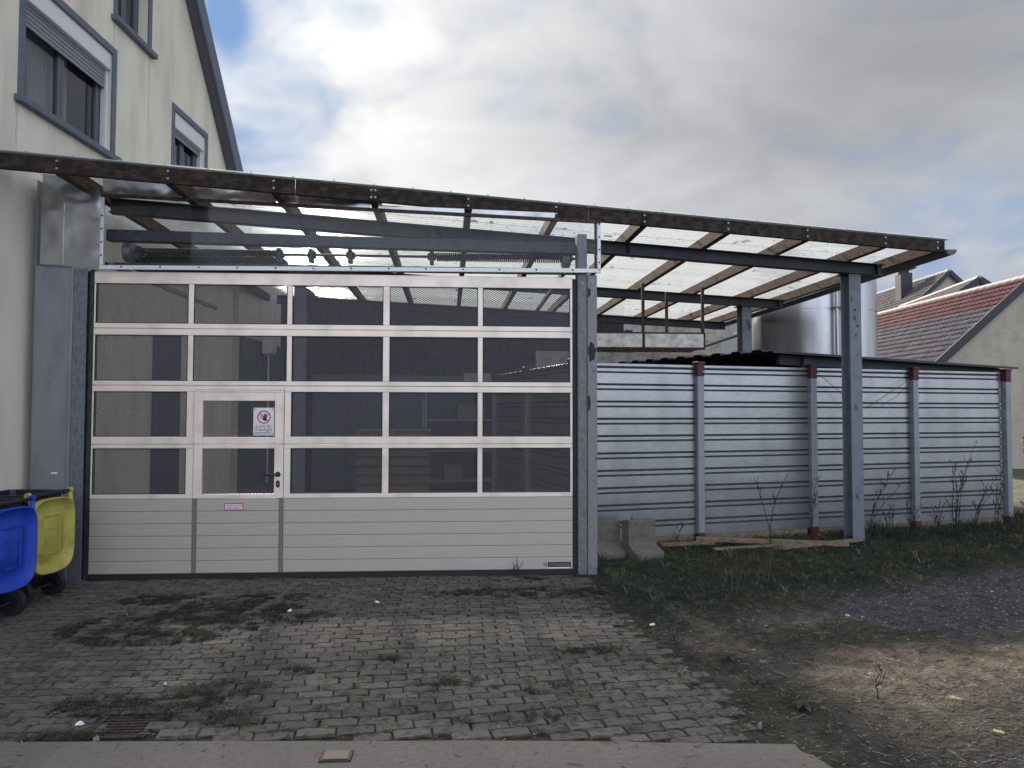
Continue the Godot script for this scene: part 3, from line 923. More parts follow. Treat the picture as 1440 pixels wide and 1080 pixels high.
func build_canopy() -> void:
	rng.seed = 300
	var c := thing("canopy", "lean-to canopy of weathered timber and grey steel under corrugated translucent sheets", "canopy", Vector3(8.5, 0, -1.37))
	# fascia along the front
	var st := mb()
	var xs := [-0.66, 2.0, 4.95, 7.7, 9.38]
	for i in 4:
		var a := Vector3(xs[i] + 0.003, yb(xs[i]) + 0.08, zf(xs[i]))
		var b := Vector3(xs[i + 1] - 0.003, yb(xs[i + 1]) + 0.08, zf(xs[i + 1]))
		var f := mb()
		bar(f, a, b, 0.045, 0.152, 0.006)
		var fb := wpart(c, "fascia_board", f, M.fascia)
		if i == 0:
			fb.name = "fascia_board"
	var px := [-0.04, 0.88, 1.81, 2.74, 3.68, 4.6, 5.58, 6.56, 7.54, 8.56, 9.27]
	for i in px.size():
		var x: float = px[i]
		var t_end := 7.75
		var a := Vector3(x, yb(x) + 0.065, zf(x) - 0.024)
		var zb := cz(x, t_end)
		var xe: float = x - 0.024 * (a.z - zb)
		var p := mb()
		bar(p, a, Vector3(xe, yb(xe) + 0.065, zb), 0.075, 0.135, 0.005)
		var pu := wpart(c, "purlin", p, M.old_wood)
		for q in [0.045, 0.115]:
			for dx in ([-0.02, 0.02] if i == 3 else [0.0]):
				var bo := mb()
				var o := Vector3(x + dx, yb(x) + q, zf(x) + 0.02)
				tube(bo, [o, o + Vector3(0, 0, 0.016)], 0.012, 8)
				part(pu, "bolt", bo, M.galv)
	# steel beams
	var beams := [[Vector3(0.12, 3.755, -0.09), Vector3(8.97, 3.52, -1.62), 0.145], [Vector3(-0.2, 3.75, -3.02), Vector3(9.0, 3.52, -4.62), 0.14], [Vector3(0.2, 3.75, -6.2), Vector3(9.12, 3.52, -7.72), 0.15]]
	for bm in beams:
		var b := mb()
		ibeam(b, bm[0], bm[1], 0.12, bm[2])
		var d: Vector3 = bm[1] - bm[0]
		for u in [0.26, 0.615, 0.99]:
			var o: Vector3 = bm[0] + d * u
			box(b, o + Vector3(0, -bm[2] / 2, 0), Vector3(0.012, bm[2] - 0.02, 0.13), 0.0)
		wpart(c, "beam", b, M.steel_paint)
	for q in [[8.5, -1.52, 3.37], [8.28, -4.5, 3.38], [1.3, -3.2, 3.55]]:
		var k := mb()
		var hh: float = q[2]
		var at := Vector3(q[0], hh / 2, q[1])
		var tb := Basis(Vector3.UP, deg_to_rad(9.4))
		box(k, at + tb * Vector3(0, 0, 0.08), Vector3(0.165, hh, 0.012), 0.002, tb)
		box(k, at + tb * Vector3(0, 0, -0.08), Vector3(0.165, hh, 0.012), 0.002, tb)
		box(k, at, Vector3(0.012, hh, 0.148), 0.0, tb)
		var co := wpart(c, "column", k, M.column_paint)
		for e in [[hh + 0.008, 0.016, 0.24], [0.012, 0.024, 0.3]]:
			var pl := mb()
			box(pl, Vector3(q[0], e[0], q[1]), Vector3(e[2], e[1], e[2]), 0.002, tb)
			part(co, "end_plate", pl, M.steel_paint)
	for q in [[8.49, 2.92, 0.02, 0.02], [8.53, 2.72, 0.025, 0.015], [8.5, 2.6, 0.012, 0.03], [8.45, 3.05, 0.01, 0.05], [8.52, 2.35, 0.012, 0.02]]:
		var sn := mb()
		var ol := []
		for k in 14:
			var rr := rng.randf_range(0.5, 1.2)
			ol.append(Vector2((q[0] - 8.5) + cos(TAU * k / 14) * q[2] * rr, q[1] + sin(TAU * k / 14) * q[3] * rr))
		var tb := Basis(Vector3.UP, deg_to_rad(9.4))
		prism(sn, ol, Vector3(8.5, 0, -1.52) + tb * Vector3(0, 0, 0.0863), 0.0007, tb)
		wpart(c, "paint_stain", sn, M.stain)
	# corrugated sheets, waves running along the fall of the roof
	var nsheets := 8
	var cover := 7.9 / nsheets
	for s in nsheets:
		var sh := mb()
		sh.set_smooth_group(1)
		var t0 := -0.06 + s * cover
		var t1 := t0 + cover + 0.07
		var n := 84
		var xs2 := [-0.5, 2.0, 4.5, 7.0, 9.42]
		var pt := func(i: int, x: float) -> Vector3:
			var t := lerpf(t0, t1, float(i) / n)
			var y := yb(x) + 0.152 + 0.013 * sin(t / 0.09 * TAU) + 0.004 * (1.0 - float(i) / n) + 0.006 * nz1.get_noise_2d(x, t)
			return Vector3(x, y, zf(x) - t)
		for i in n:
			for k in 4:
				var x0: float = xs2[k]
				var x1: float = xs2[k + 1]
				poly(sh, [pt.call(i, x0), pt.call(i, x1), pt.call(i + 1, x1), pt.call(i + 1, x0)], Vector3.UP)
		wpart(c, "roof_sheet", sh, M.roof_sheet)
	# aluminium edge and screws on top of the fascia
	var ed := mb()
	bar(ed, Vector3(-0.66, yb(-0.66) + 0.166, zf(-0.66) + 0.012), Vector3(9.42, yb(9.42) + 0.166, zf(9.42) + 0.012), 0.05, 0.006, 0.001)
	var edge := wpart(c, "edge_strip", ed, M.pipe)
	var sc := mb()
	for k in 26:
		var x := -0.3 + k * 0.38
		var o := Vector3(x, yb(x) + 0.168, zf(x) + 0.005)
		tube(sc, [o, o + Vector3(0, 0.018, 0)], 0.012, 6)
	part(edge, "screw", sc, M.galv).set_meta("kind", "stuff")
	# gutter along the low side, running back
	var gu := mb()
	var gx0 := 9.36
	var g0 := Vector3(gx0, 3.53, zf(gx0) + 0.06)
	var g1p := Vector3(gx0 - 0.17, 3.50, cz(gx0, 7.8))
	var segs := 10
	gu.set_smooth_group(1)
	for layer in [0.0, 0.004]:
		var prev := []
		for k in segs + 1:
			var a := PI * k / segs
			var r: float = 0.068 - layer
			var off := Vector3(0.068 - cos(a) * r, 0.05 - sin(a) * r, 0)
			var cur := [g0 + off, g1p + off]
			if prev:
				poly(gu, [prev[0], prev[1], cur[1], cur[0]], (off - Vector3(0.068, 0.05, 0)) * (1.0 if layer == 0.0 else -1.0))
			prev = cur
	gu.set_smooth_group(-1)
	var endcap := []
	for k in segs + 1:
		var a := PI * k / segs
		endcap.append(g0 + Vector3(0.068 - cos(a) * 0.068, 0.05 - sin(a) * 0.068, -0.002))
	poly(gu, endcap, Vector3.BACK)
	wpart(c, "gutter", gu, M.verge)
	var dp := mb()
	tube(dp, [Vector3(9.28, 3.46, -7.0), Vector3(9.26, 3.32, -7.0), Vector3(9.14, 3.2, -7.05), Vector3(8.5, 2.98, -7.3), Vector3(8.2, 2.88, -7.42)], 0.045, 10)
	wpart(c, "downpipe", dp, M.pipe)
	# dead leaves and dirt lying on the sheets
	var tf := []
	var cols := []
	for i in 4200:
		var x := rng.randf_range(0.0, 9.3)
		var t := rng.randf_range(0.1, 7.6)
		if rng.randf() < 0.55:
			t = (floor(t / cover) + 0.04) * cover + rng.randfn(0.0, 0.015)
		if rng.randf() < 0.2:
			x = rng.randfn(4.6, 0.5)
			t = rng.randfn(1.9, 0.35)
		var sz := rng.randf_range(0.004, 0.014) if rng.randf() < 0.97 else rng.randf_range(0.03, 0.06)
		tf.append(Transform3D(Basis(Vector3.UP, rng.randf() * TAU) * Basis.from_scale(Vector3(sz * 2.2, 0.05, sz)), Vector3(x, yb(x) + 0.17, zf(x) - t) - c.position))
		cols.append(Color(0.04, 0.03, 0.02))
	var lf := mb()
	box(lf, Vector3.ZERO, Vector3(1, 0.09, 1), 0.0)
	lf.generate_normals()
	multi("roof_debris", lf.commit(), M.litter_tint, tf, cols, c)

# ------------------------------------------------------------------ what closes the yard at the back
func build_back_building() -> void:
	var b := thing("rear_building", "grey rendered rear building closing the yard behind the canopy", "building", Vector3(5.0, 0, -8.9), deg_to_rad(9.4))
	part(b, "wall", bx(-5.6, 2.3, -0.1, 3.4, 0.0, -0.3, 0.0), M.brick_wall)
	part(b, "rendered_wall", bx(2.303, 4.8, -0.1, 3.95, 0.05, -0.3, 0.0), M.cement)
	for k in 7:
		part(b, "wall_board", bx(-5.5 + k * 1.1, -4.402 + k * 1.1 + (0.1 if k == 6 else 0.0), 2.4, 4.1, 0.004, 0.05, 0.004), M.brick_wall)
	part(b, "post", bx(2.32, 2.46, 0.0, 3.5, 0.06, 0.2, 0.004), M.steel_paint)
	# fibre cement slabs facing the container
	for k in 3:
		for j in 2:
			var s := mb()
			bx(0.05 + k * 1.35, 1.39 + k * 1.35, 1.95 + j * 0.5, 2.44 + j * 0.5, 0.62, 0.66, 0.004, s)
			part(b, "cement_slab", s, M.cement)
	for k in 4:
		part(b, "slab_post", bx(0.0 + k * 1.35, 0.08 + k * 1.35, 0.0, 2.9, 0.52, 0.615, 0.004), M.rusty)
	# shelving and stored goods in the dark of the yard
	part(b, "gate", bx(-4.6, -1.2, 0.0, 2.4, 0.035, 0.09, 0.005), M.pvc)
	var h := thing("hanging_trough", "pale panelled trough in a rusty frame hung from the canopy beams", "trough", Vector3(6.35, 2.55, -3.05))
	var y0 := 2.56
	var y1 := 2.75
	for k in 2:
		part(h, "panel", bx([5.3, 6.24][k] - 6.35, [6.2, 7.1][k] - 6.35, 0.02, 0.215, 0.0, 0.035, 0.003), M.eternit)
	part(h, "lower_rail", bx(5.28 - 6.35, 7.13 - 6.35, -0.01, 0.018, -0.03, 0.03, 0.003), M.rusty)
	part(h, "upper_rail", bx(5.28 - 6.35, 7.13 - 6.35, 0.217, 0.24, -0.03, 0.03, 0.003), M.rusty)
	part(h, "mullion", bx(6.2 - 6.35, 6.24 - 6.35, 0.02, 0.215, -0.02, 0.03, 0.003), M.rusty)
	part(h, "mullion", bx(7.1 - 6.35, 7.13 - 6.35, 0.02, 0.215, -0.02, 0.03, 0.003), M.rusty)
	for q in [[6.22, 0.0, 0.95], [7.1, 0.0, 0.9], [6.72, -0.55, 0.92]]:
		part(h, "hanger", bx(q[0] - 6.35 - 0.02, q[0] - 6.35 + 0.02, 0.24, q[2], q[1] - 0.02, q[1] + 0.02, 0.002), M.rusty)
	part(h, "back_board", bx(5.28 - 6.35, 7.13 - 6.35, 0.0, 0.22, -0.62, -0.58, 0.003), M.rusty)

func tank(called: String, label: String, at: Vector3, r: float, hh: float, ladder: bool) -> void:
	var t := thing(called, label, "tank", at)
	var st := mb()
	st.set_smooth_group(1)
	var n := 64
	var rows := 14
	for j in rows:
		for k in n:
			var a := TAU * k / n
			var b := TAU * (k + 1) / n
			var f := func(ang: float, jj: int) -> Vector3:
				var y := 0.3 + (hh - 0.3) * jj / rows
				var rr := r + 0.007 * sin(ang * 7.0) + 0.0035 * sin(ang * 17.0 + 1.0)
				return Vector3(cos(ang) * rr, y, sin(ang) * rr)
			poly(st, [f.call(a, j), f.call(b, j), f.call(b, j + 1), f.call(a, j + 1)], Vector3(cos(a), 0, sin(a)))
	st.set_smooth_group(-1)
	part(t, "shell", st, M.stainless)
	var top := mb()
	for k in n:
		var a := TAU * k / n
		var b := TAU * (k + 1) / n
		poly(top, [Vector3(cos(a) * r, hh, sin(a) * r), Vector3(cos(b) * r, hh, sin(b) * r), Vector3(0, hh + 0.3, 0)], Vector3.UP)
	part(t, "cone_top", top, M.stainless)
	for k in 4:
		var a := PI / 4 + k * PI / 2
		var lg := mb()
		tube(lg, [Vector3(cos(a) * r * 0.85, 0, sin(a) * r * 0.85), Vector3(cos(a) * r * 0.85, 0.32, sin(a) * r * 0.85)], 0.06, 8)
		part(t, "leg", lg, M.pipe)
	for y in [1.2, 2.4, 3.6]:
		var sm := mb()
		var pts := []
		for k in 49:
			pts.append(Vector3(cos(TAU * k / 48) * (r + 0.003), y, sin(TAU * k / 48) * (r + 0.003)))
		tube(sm, pts, 0.006, 5, -1.0, false)
		part(t, "weld_seam", sm, M.stainless)
	if not ladder:
		return
	for k in 3:
		var a := deg_to_rad(97.0 - 4.8 * k)
		var o := Vector3(cos(a), 0, sin(a)) * (r + 0.12)
		var pp := mb()
		tube(pp, [o + Vector3.UP * 0.3, o + Vector3.UP * (hh - 0.4), o * 0.92 + Vector3.UP * (hh - 0.25)], 0.035, 10)
		var pi := part(t, "pipe", pp, M.pipe)
		var cl := mb()
		for y in [1.4, 2.6, 3.6, 4.4]:
			cl = mb()
			box(cl, o + Vector3.UP * y, Vector3(0.1, 0.04, 0.1), 0.005, Basis(Vector3.UP, -a))
			part(pi, "clamp", cl, M.galv)
	# safety cage hoop above the top
	var lc := Vector3(0.64, 0, 0.32)
	var hp := mb()
	var pts := []
	for k in 33:
		pts.append(lc + Vector3(cos(TAU * k / 32) * 0.42, hh + 0.42, sin(TAU * k / 32) * 0.42))
	tube(hp, pts, 0.022, 8, -1.0, false)
	var hoop := part(t, "cage_hoop", hp, M.pipe)
	for k in 5:
		var a := TAU * k / 5
		var o := lc + Vector3(cos(a), 0, sin(a)) * 0.42
		var up := mb()
		tube(up, [o + Vector3.UP * (hh - 2.0), o + Vector3.UP * (hh + 0.42)], 0.018, 6)
		part(hoop, "upright", up, M.pipe)

func build_tanks() -> void:
	tank("steel_tank", "tall stainless steel tank with vertical pipes and cage hoop behind the column", Vector3(10.72, 0, -7.1), 1.18, 4.75, true)
	tank("steel_tank", "second stainless steel tank, half hidden behind the downpipe", Vector3(11.45, 0, -11.2), 1.27, 4.4, false)

# ------------------------------------------------------------------ tiled houses beyond
func tile_mesh(w: float, l: float) -> ArrayMesh:
	# a pantile: runs along -y of its own axes (y up the slope), x across, z out of the roof
	var st := mb()
	st.set_smooth_group(1)
	var n := 5
	var p := func(i: int, y: float, z: float) -> Vector3:
		var u := float(i) / n
		return Vector3((u - 0.5) * w * 1.04, y, z + 0.036 * sin(u * TAU) + 0.01)
	for i in n:
		poly(st, [p.call(i, 0.0, 0.045), p.call(i + 1, 0.0, 0.045), p.call(i + 1, l * 1.1, 0.0), p.call(i, l * 1.1, 0.0)], Vector3.BACK)
	st.set_smooth_group(-1)
	for i in n:
		poly(st, [p.call(i, 0.0, 0.045), p.call(i + 1, 0.0, 0.045), p.call(i + 1, 0.0, -0.01), p.call(i, 0.0, -0.01)], Vector3.DOWN)
	st.generate_normals()
	return st.commit()

func tiled_house(called: String, label: String, apex: Vector3, turn: float, half_l: float, half_r: float, slope: float, depth: float, c1: Color, c2: Color, red_rows: int, verge_dark := true) -> Node3D:
	var h := thing(called, label, "house", Vector3(apex.x, 0, apex.z), turn)
	var ya := apex.y
	var el := ya - half_l * slope
	var er := ya - half_r * slope
	var w := mb()
	prism(w, [Vector2(-half_l + 0.25, -0.1), Vector2(half_r - 0.25, -0.1), Vector2(half_r - 0.25, er + 0.25 * slope - 0.12), Vector2(0, ya - 0.12), Vector2(-half_l + 0.25, el + 0.25 * slope - 0.12)], Vector3(0, 0, -depth), depth, Basis())
	part(h, "wall", w, M.house_far)
	var r := mb()
	for q in [[-half_l, el], [half_r, er]]:
		prism(r, [Vector2(q[0], q[1] - 0.1), Vector2(0, ya - 0.1), Vector2(0, ya), Vector2(q[0], q[1])], Vector3(0, 0, -depth - 0.2), depth + 0.35, Basis())
	var rf := part(h, "roof", r, M.dark_verge)
	for q in [[-half_l, el], [half_r, er]]:
		var vb := mb()
		bar(vb, Vector3(q[0], q[1] - 0.04, 0.165), Vector3(0, ya - 0.03, 0.165), 0.05, 0.24)
		part(rf, "verge_board", vb, M.dark_verge)
	# tiles on the side that faces left
	var tw := 0.2
	var tl := 0.265
	var len := sqrt(half_l * half_l + pow(half_l * slope, 2))
	var up := Vector3(half_l, half_l * slope, 0).normalized()
	var across := Vector3.FORWARD
	var outv := across.cross(up).normalized()
	if outv.y < 0:
		outv = -outv
	var b := Basis(up.cross(outv), up, outv)
	var tf := []
	var cols := []
	var rows := int(len / tl) + 1
	for j in rows:
		for k in int(depth / tw):
			var o := Vector3(0, ya + 0.012, 0) - up * ((j + 1) * tl) + Vector3(0, 0, 0.1 - (k + 0.5) * tw)
			if o.x < -half_l - 0.2:
				continue
			tf.append(Transform3D(b, o + outv * rng.randf_range(0.0, 0.006)))
			var v := rng.randf_range(0.55, 1.2)
			var cc := c2 if j < red_rows else c1
			cols.append(Color(cc.r * v, cc.g * v, cc.b * v))
	multi("roof_tiles", tile_mesh(tw, tl), M.tile, tf, cols, h)
	var rd := mb()
	for k in int(depth / 0.38):
		var z := 0.12 - k * 0.38
		tube(rd, [Vector3(0, ya + 0.03 + 0.012, z), Vector3(0, ya + 0.03, z - 0.4)], 0.1, 8)
	part(h, "ridge_tiles", rd, M.tile_ridge).set_meta("kind", "stuff")
	return h

func build_far_houses() -> void:
	rng.seed = 400
	tiled_house("tiled_house", "nearest house beyond the container, dark tiled roof with red rows under the ridge", Vector3(20.925, 5.76, -14.0), deg_to_rad(-2.3), 3.9, 3.6, 0.885, 17.0, Color(0.11, 0.1, 0.125), Color(0.16, 0.05, 0.055), 5)
	tiled_house("tiled_house", "middle house with grey tiles and pale ridge behind the red-topped roof", Vector3(25.9, 7.43, -23.0), deg_to_rad(-12.0), 4.2, 2.6, 0.72, 14.0, Color(0.13, 0.13, 0.15), Color(0.13, 0.13, 0.15), 0)
	var h := tiled_house("tiled_house", "farthest house with brown-grey roof and a dark metal chimney", Vector3(29.35, 9.12, -30.0), deg_to_rad(-4.0), 4.6, 3.2, 0.95, 16.0, Color(0.14, 0.13, 0.135), Color(0.14, 0.13, 0.135), 0)
	var ch := mb()
	box(ch, Vector3(-1.0, 8.55, -2.6), Vector3(0.66, 1.9, 0.66), 0.02)
	var c := part(h, "chimney", ch, M.dark_verge)
	var cp := mb()
	box(cp, Vector3(-1.0, 9.76, -2.6), Vector3(1.0, 0.06, 1.0), 0.02)
	box(cp, Vector3(-1.0, 9.62, -2.6), Vector3(0.4, 0.3, 0.4), 0.0)
	part(c, "chimney_cap", cp, M.dark_verge)
	# bush and low wall at the right edge
	var bush := thing("bush", "dark clipped bush behind the right end of the container", "bush", Vector3(15.8, 0, -6.6))
	var tf := []
	var cols := []
	for i in 2600:
		var d := Vector3(rng.randfn(), rng.randfn(), rng.randfn()).normalized() * pow(rng.randf(), 0.33)
		var p := Vector3(d.x * 0.85, 1.0 + d.y * 0.75 + 0.15 * nz2.get_noise_2d(d.x * 2.0, d.z * 2.0), d.z * 0.8)
		tf.append(Transform3D(Basis(Vector3(rng.randfn(), rng.randfn(), rng.randfn()).normalized(), rng.randf() * TAU) * Basis.from_scale(Vector3.ONE * rng.randf_range(0.03, 0.07)), p))
		cols.append(Color(0.025, 0.035, 0.03).lerp(Color(0.05, 0.06, 0.03), rng.randf()))
	var lf := mb()
	poly(lf, [Vector3(-0.5, 0, 0), Vector3(0, 0, 0.5), Vector3(0.6, 0.1, 0), Vector3(0, 0, -0.5)], Vector3.UP)
	lf.generate_normals()
	multi("foliage", lf.commit(), M.grass_tint, tf, cols, bush)
	for k in 5:
		var tr := mb()
		tube(tr, [Vector3(0, 0, 0), Vector3(0.3 * cos(k * 1.3), 0.6, 0.3 * sin(k * 1.3)), Vector3(0.55 * cos(k * 1.3), 1.2, 0.5 * sin(k * 1.3))], 0.03, 6, 0.01)
		part(bush, "trunk", tr, M.stem)
	var lw := thing("low_wall", "low dark garden wall beside the bush", "wall", Vector3(16.6, 0, -4.9))
	part(lw, "wall", bx(-2.2, 2.6, -0.1, 0.42, 0.0, -0.18, 0.01), M.concrete)
# ------------------------------------------------------------------ metal storage container on the right
func ribbed_panel(x0: float, x1: float, ribs: int, hh: float) -> Array:
	# face at z = 0; each period has two narrow set-back grooves; x along, y up. Returns [sheet, grooves]
	var st := mb()
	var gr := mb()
	var p := hh / ribs
	var prof := [[Vector2(0, 0.0), 0]]
	for k in ribs:
		for q in [[0.0, 0.575, 0], [-0.032, 0.585, 1], [-0.032, 0.675, 1], [-0.003, 0.69, 1], [-0.003, 0.855, 0], [-0.036, 0.862, 1], [-0.036, 0.972, 1], [0.0, 0.985, 1]]:
			prof.append([Vector2(q[0], (k + q[1]) * p), q[2]])
	prof.append([Vector2(0.0, hh), 0])
	for i in prof.size() - 1:
		var a: Vector2 = prof[i][0]
		var b: Vector2 = prof[i + 1][0]
		var out := Vector3(0, -(b.x - a.x), b.y - a.y)
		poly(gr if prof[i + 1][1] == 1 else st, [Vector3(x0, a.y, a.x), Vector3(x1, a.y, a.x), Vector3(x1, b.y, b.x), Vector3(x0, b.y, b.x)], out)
		poly(st, [Vector3(x0, a.y, a.x - 0.004), Vector3(x1, a.y, a.x - 0.004), Vector3(x1, b.y, b.x - 0.004), Vector3(x0, b.y, b.x - 0.004)], -out)
	bx(x0, x1, hh, hh + 0.03, -0.05, 0.006, 0.003, st)
	st.generate_normals()
	gr.generate_normals()
	return [st.commit(), gr.commit()]

func panel(c: Node3D, called: String, pm: Array, at: Vector3, turn := 0.0) -> void:
	var o := part(c, called, pm[0], M.panel, at)
	o.rotation.y = turn
	part(o, "rib_groove", pm[1], M.groove_shade).set_meta("kind", "stuff")

func build_container() -> void:
	rng.seed = 500
	# own axes: x along the front to the right, z towards the street; origin at the second post's foot
	var c := thing("storage_container", "galvanised storage container of horizontally ribbed panels with plum corner brackets", "container", Vector3(6.545, 0, -1.56), atan(0.2423))
	var w := 1.677
	var base_y := 0.13
	var ph := 2.06
	var pm := ribbed_panel(0.05, w - 0.05, 10, ph)
	for k in range(-1, 3):
		panel(c, "panel", pm, Vector3(k * w, base_y, 0))
	for k in range(-1, 4):
		post(c, Vector3(k * w, 0, 0.02))
	# the right and left end walls and the back
	for e in [[-w, -1], [3 * w, 1]]:
		for j in 2:
			panel(c, "end_panel", pm, Vector3(e[0], base_y, -j * w - (w if e[1] < 0 else 0.0)), PI / 2 * e[1])
	for k in range(-1, 3):
		panel(c, "rear_panel", pm, Vector3((k + 1) * w, base_y, -2 * w - 0.05), PI)
	for q in [[-w, -w], [-w, -2 * w], [3 * w, -w], [3 * w, -2 * w]]:
		post(c, Vector3(q[0], 0, q[1]))
	# timber sleepers under the panels
	for k in range(-1, 3):
		part(c, "sleeper", bx(k * w + 0.07, k * w + w - 0.07, -0.03, base_y - 0.005, -0.12, 0.0, 0.006), M.board)
	# sheet roof over the right hand bays, falling to the right
	var r := mb()
	var n := 9
	var f1 := Vector3(1.05, 2.42, 0.07)
	var f2 := Vector3(5.22, 2.285, 0.07)
	var b1 := Vector3(0.6, 2.47, -3.55)
	var b2 := Vector3(5.22, 2.33, -3.55)
	for i in n:
		var steps := [[0.0, 0.0], [0.45, 0.0], [0.55, 0.032], [0.9, 0.032], [1.0, 0.0]]
		for j in 4:
			var ta: float = (i + steps[j][0]) / n
			var tb: float = (i + steps[j + 1][0]) / n
			var ua: Vector3 = Vector3.UP * steps[j][1]
			var ub: Vector3 = Vector3.UP * steps[j + 1][1]
			poly(r, [f1.lerp(b1, ta) + ua, f2.lerp(b2, ta) + ua, f2.lerp(b2, tb) + ub, f1.lerp(b1, tb) + ub], Vector3.UP)
			poly(r, [f1.lerp(b1, ta) + ua - Vector3.UP * 0.004, f2.lerp(b2, ta) + ua - Vector3.UP * 0.004, f2.lerp(b2, tb) + ub - Vector3.UP * 0.004, f1.lerp(b1, tb) + ub - Vector3.UP * 0.004], Vector3.DOWN)
	bar(r, f1 + Vector3(0, -0.008, 0.004), f2 + Vector3(0, -0.008, 0.004), 0.006, 0.03, 0.001)
	part(c, "roof_sheet", r, M.steel_paint)
	for z in [-0.16, -1.75, -3.3]:
		var g := mb()
		bar(g, Vector3(1.3, 2.33, z), Vector3(5.1, 2.225, z), 0.08, 0.14, 0.004)
		part(c, "roof_beam", g, M.steel_paint)
	part(c, "prop", bx(1.62, 1.72, 2.2, 2.36, -0.12, -0.05, 0.004), M.steel_paint)
	# thin loose wires
	var wi := mb()
	tube(wi, [Vector3(1.69, 2.17, 0.08), Vector3(1.85, 2.05, 0.1), Vector3(2.05, 1.9, 0.11), Vector3(2.2, 1.72, 0.1)], 0.0035, 5)
	tube(wi, [Vector3(3.3, 2.12, 0.08), Vector3(2.9, 1.92, 0.1), Vector3(2.5, 1.72, 0.13), Vector3(2.25, 1.68, 0.16)], 0.0035, 5)
	tube(wi, [Vector3(3.3, 2.1, 0.08), Vector3(3.0, 1.86, 0.1), Vector3(2.7, 1.72, 0.12)], 0.003, 5)
	part(c, "wire", wi, M.ink).set_meta("kind", "stuff")

func post(c: Node3D, at: Vector3) -> void:
	var p := part(c, "post", bx(-0.045, 0.045, 0.1, 2.16, -0.04, 0.05, 0.006), M.galv, at)
	for y in [[2.08, 2.25], [0.02, 0.16]]:
		var b := mb()
		bx(-0.049, 0.049, y[0], y[1], -0.05, 0.058, 0.006, b)
		bx(-0.058, 0.052, y[0] + (0.15 if y[0] > 1 else 0.0), y[1] + (0.012 if y[0] > 1 else -0.14), -0.055, 0.07, 0.004, b)
		part(p, "bracket", b, M.bracket)
		var s := mb()
		var cy: float = (y[0] + y[1]) / 2 - 0.03
		tube(s, [Vector3(0.02, cy, 0.06), Vector3(0.02, cy, 0.074)], 0.011, 8)
		part(p, "bolt", s, M.galv)
# ------------------------------------------------------------------ sectional door
func expanded_metal(w: float, h: float) -> ArrayMesh:
	var st := mb()
	var cw := 0.034
	var ch := 0.02
	var nx := int(round(w / (cw / 2)))
	var ny := int(round(h / (ch / 2)))
	var sx := w / nx
	var sy := h / ny
	var t := 0.0026
	for i in nx:
		for j in ny + 1:
			if (i + j) % 2:
				continue
			for s in [-1, 1]:
				if j + s < 0 or j + s > ny:
					continue
				var a := Vector3(i * sx - w / 2, j * sy - h / 2, 0)
				var b := Vector3((i + 1) * sx - w / 2, (j + s) * sy - h / 2, 0)
				var n := Vector3(-(b.y - a.y), b.x - a.x, 0).normalized() * t
				var k := Vector3(0, 0, 0.0012)
				poly(st, [a - n - k, b - n - k, b + n + k, a + n + k], Vector3.BACK)
	st.generate_normals()
	return st.commit()

func lettering(parent: Node3D, called: String, text: String, size: float, at: Vector3, m: Material, italic := false) -> void:
	var tm := TextMesh.new()
	var f := SystemFont.new()
	f.font_names = PackedStringArray(FONT)
	f.font_italic = italic
	tm.font = f
	tm.text = text
	tm.font_size = 32
	tm.pixel_size = size / 32.0
	tm.depth = 0.0008
	part(parent, called, tm, m, at)

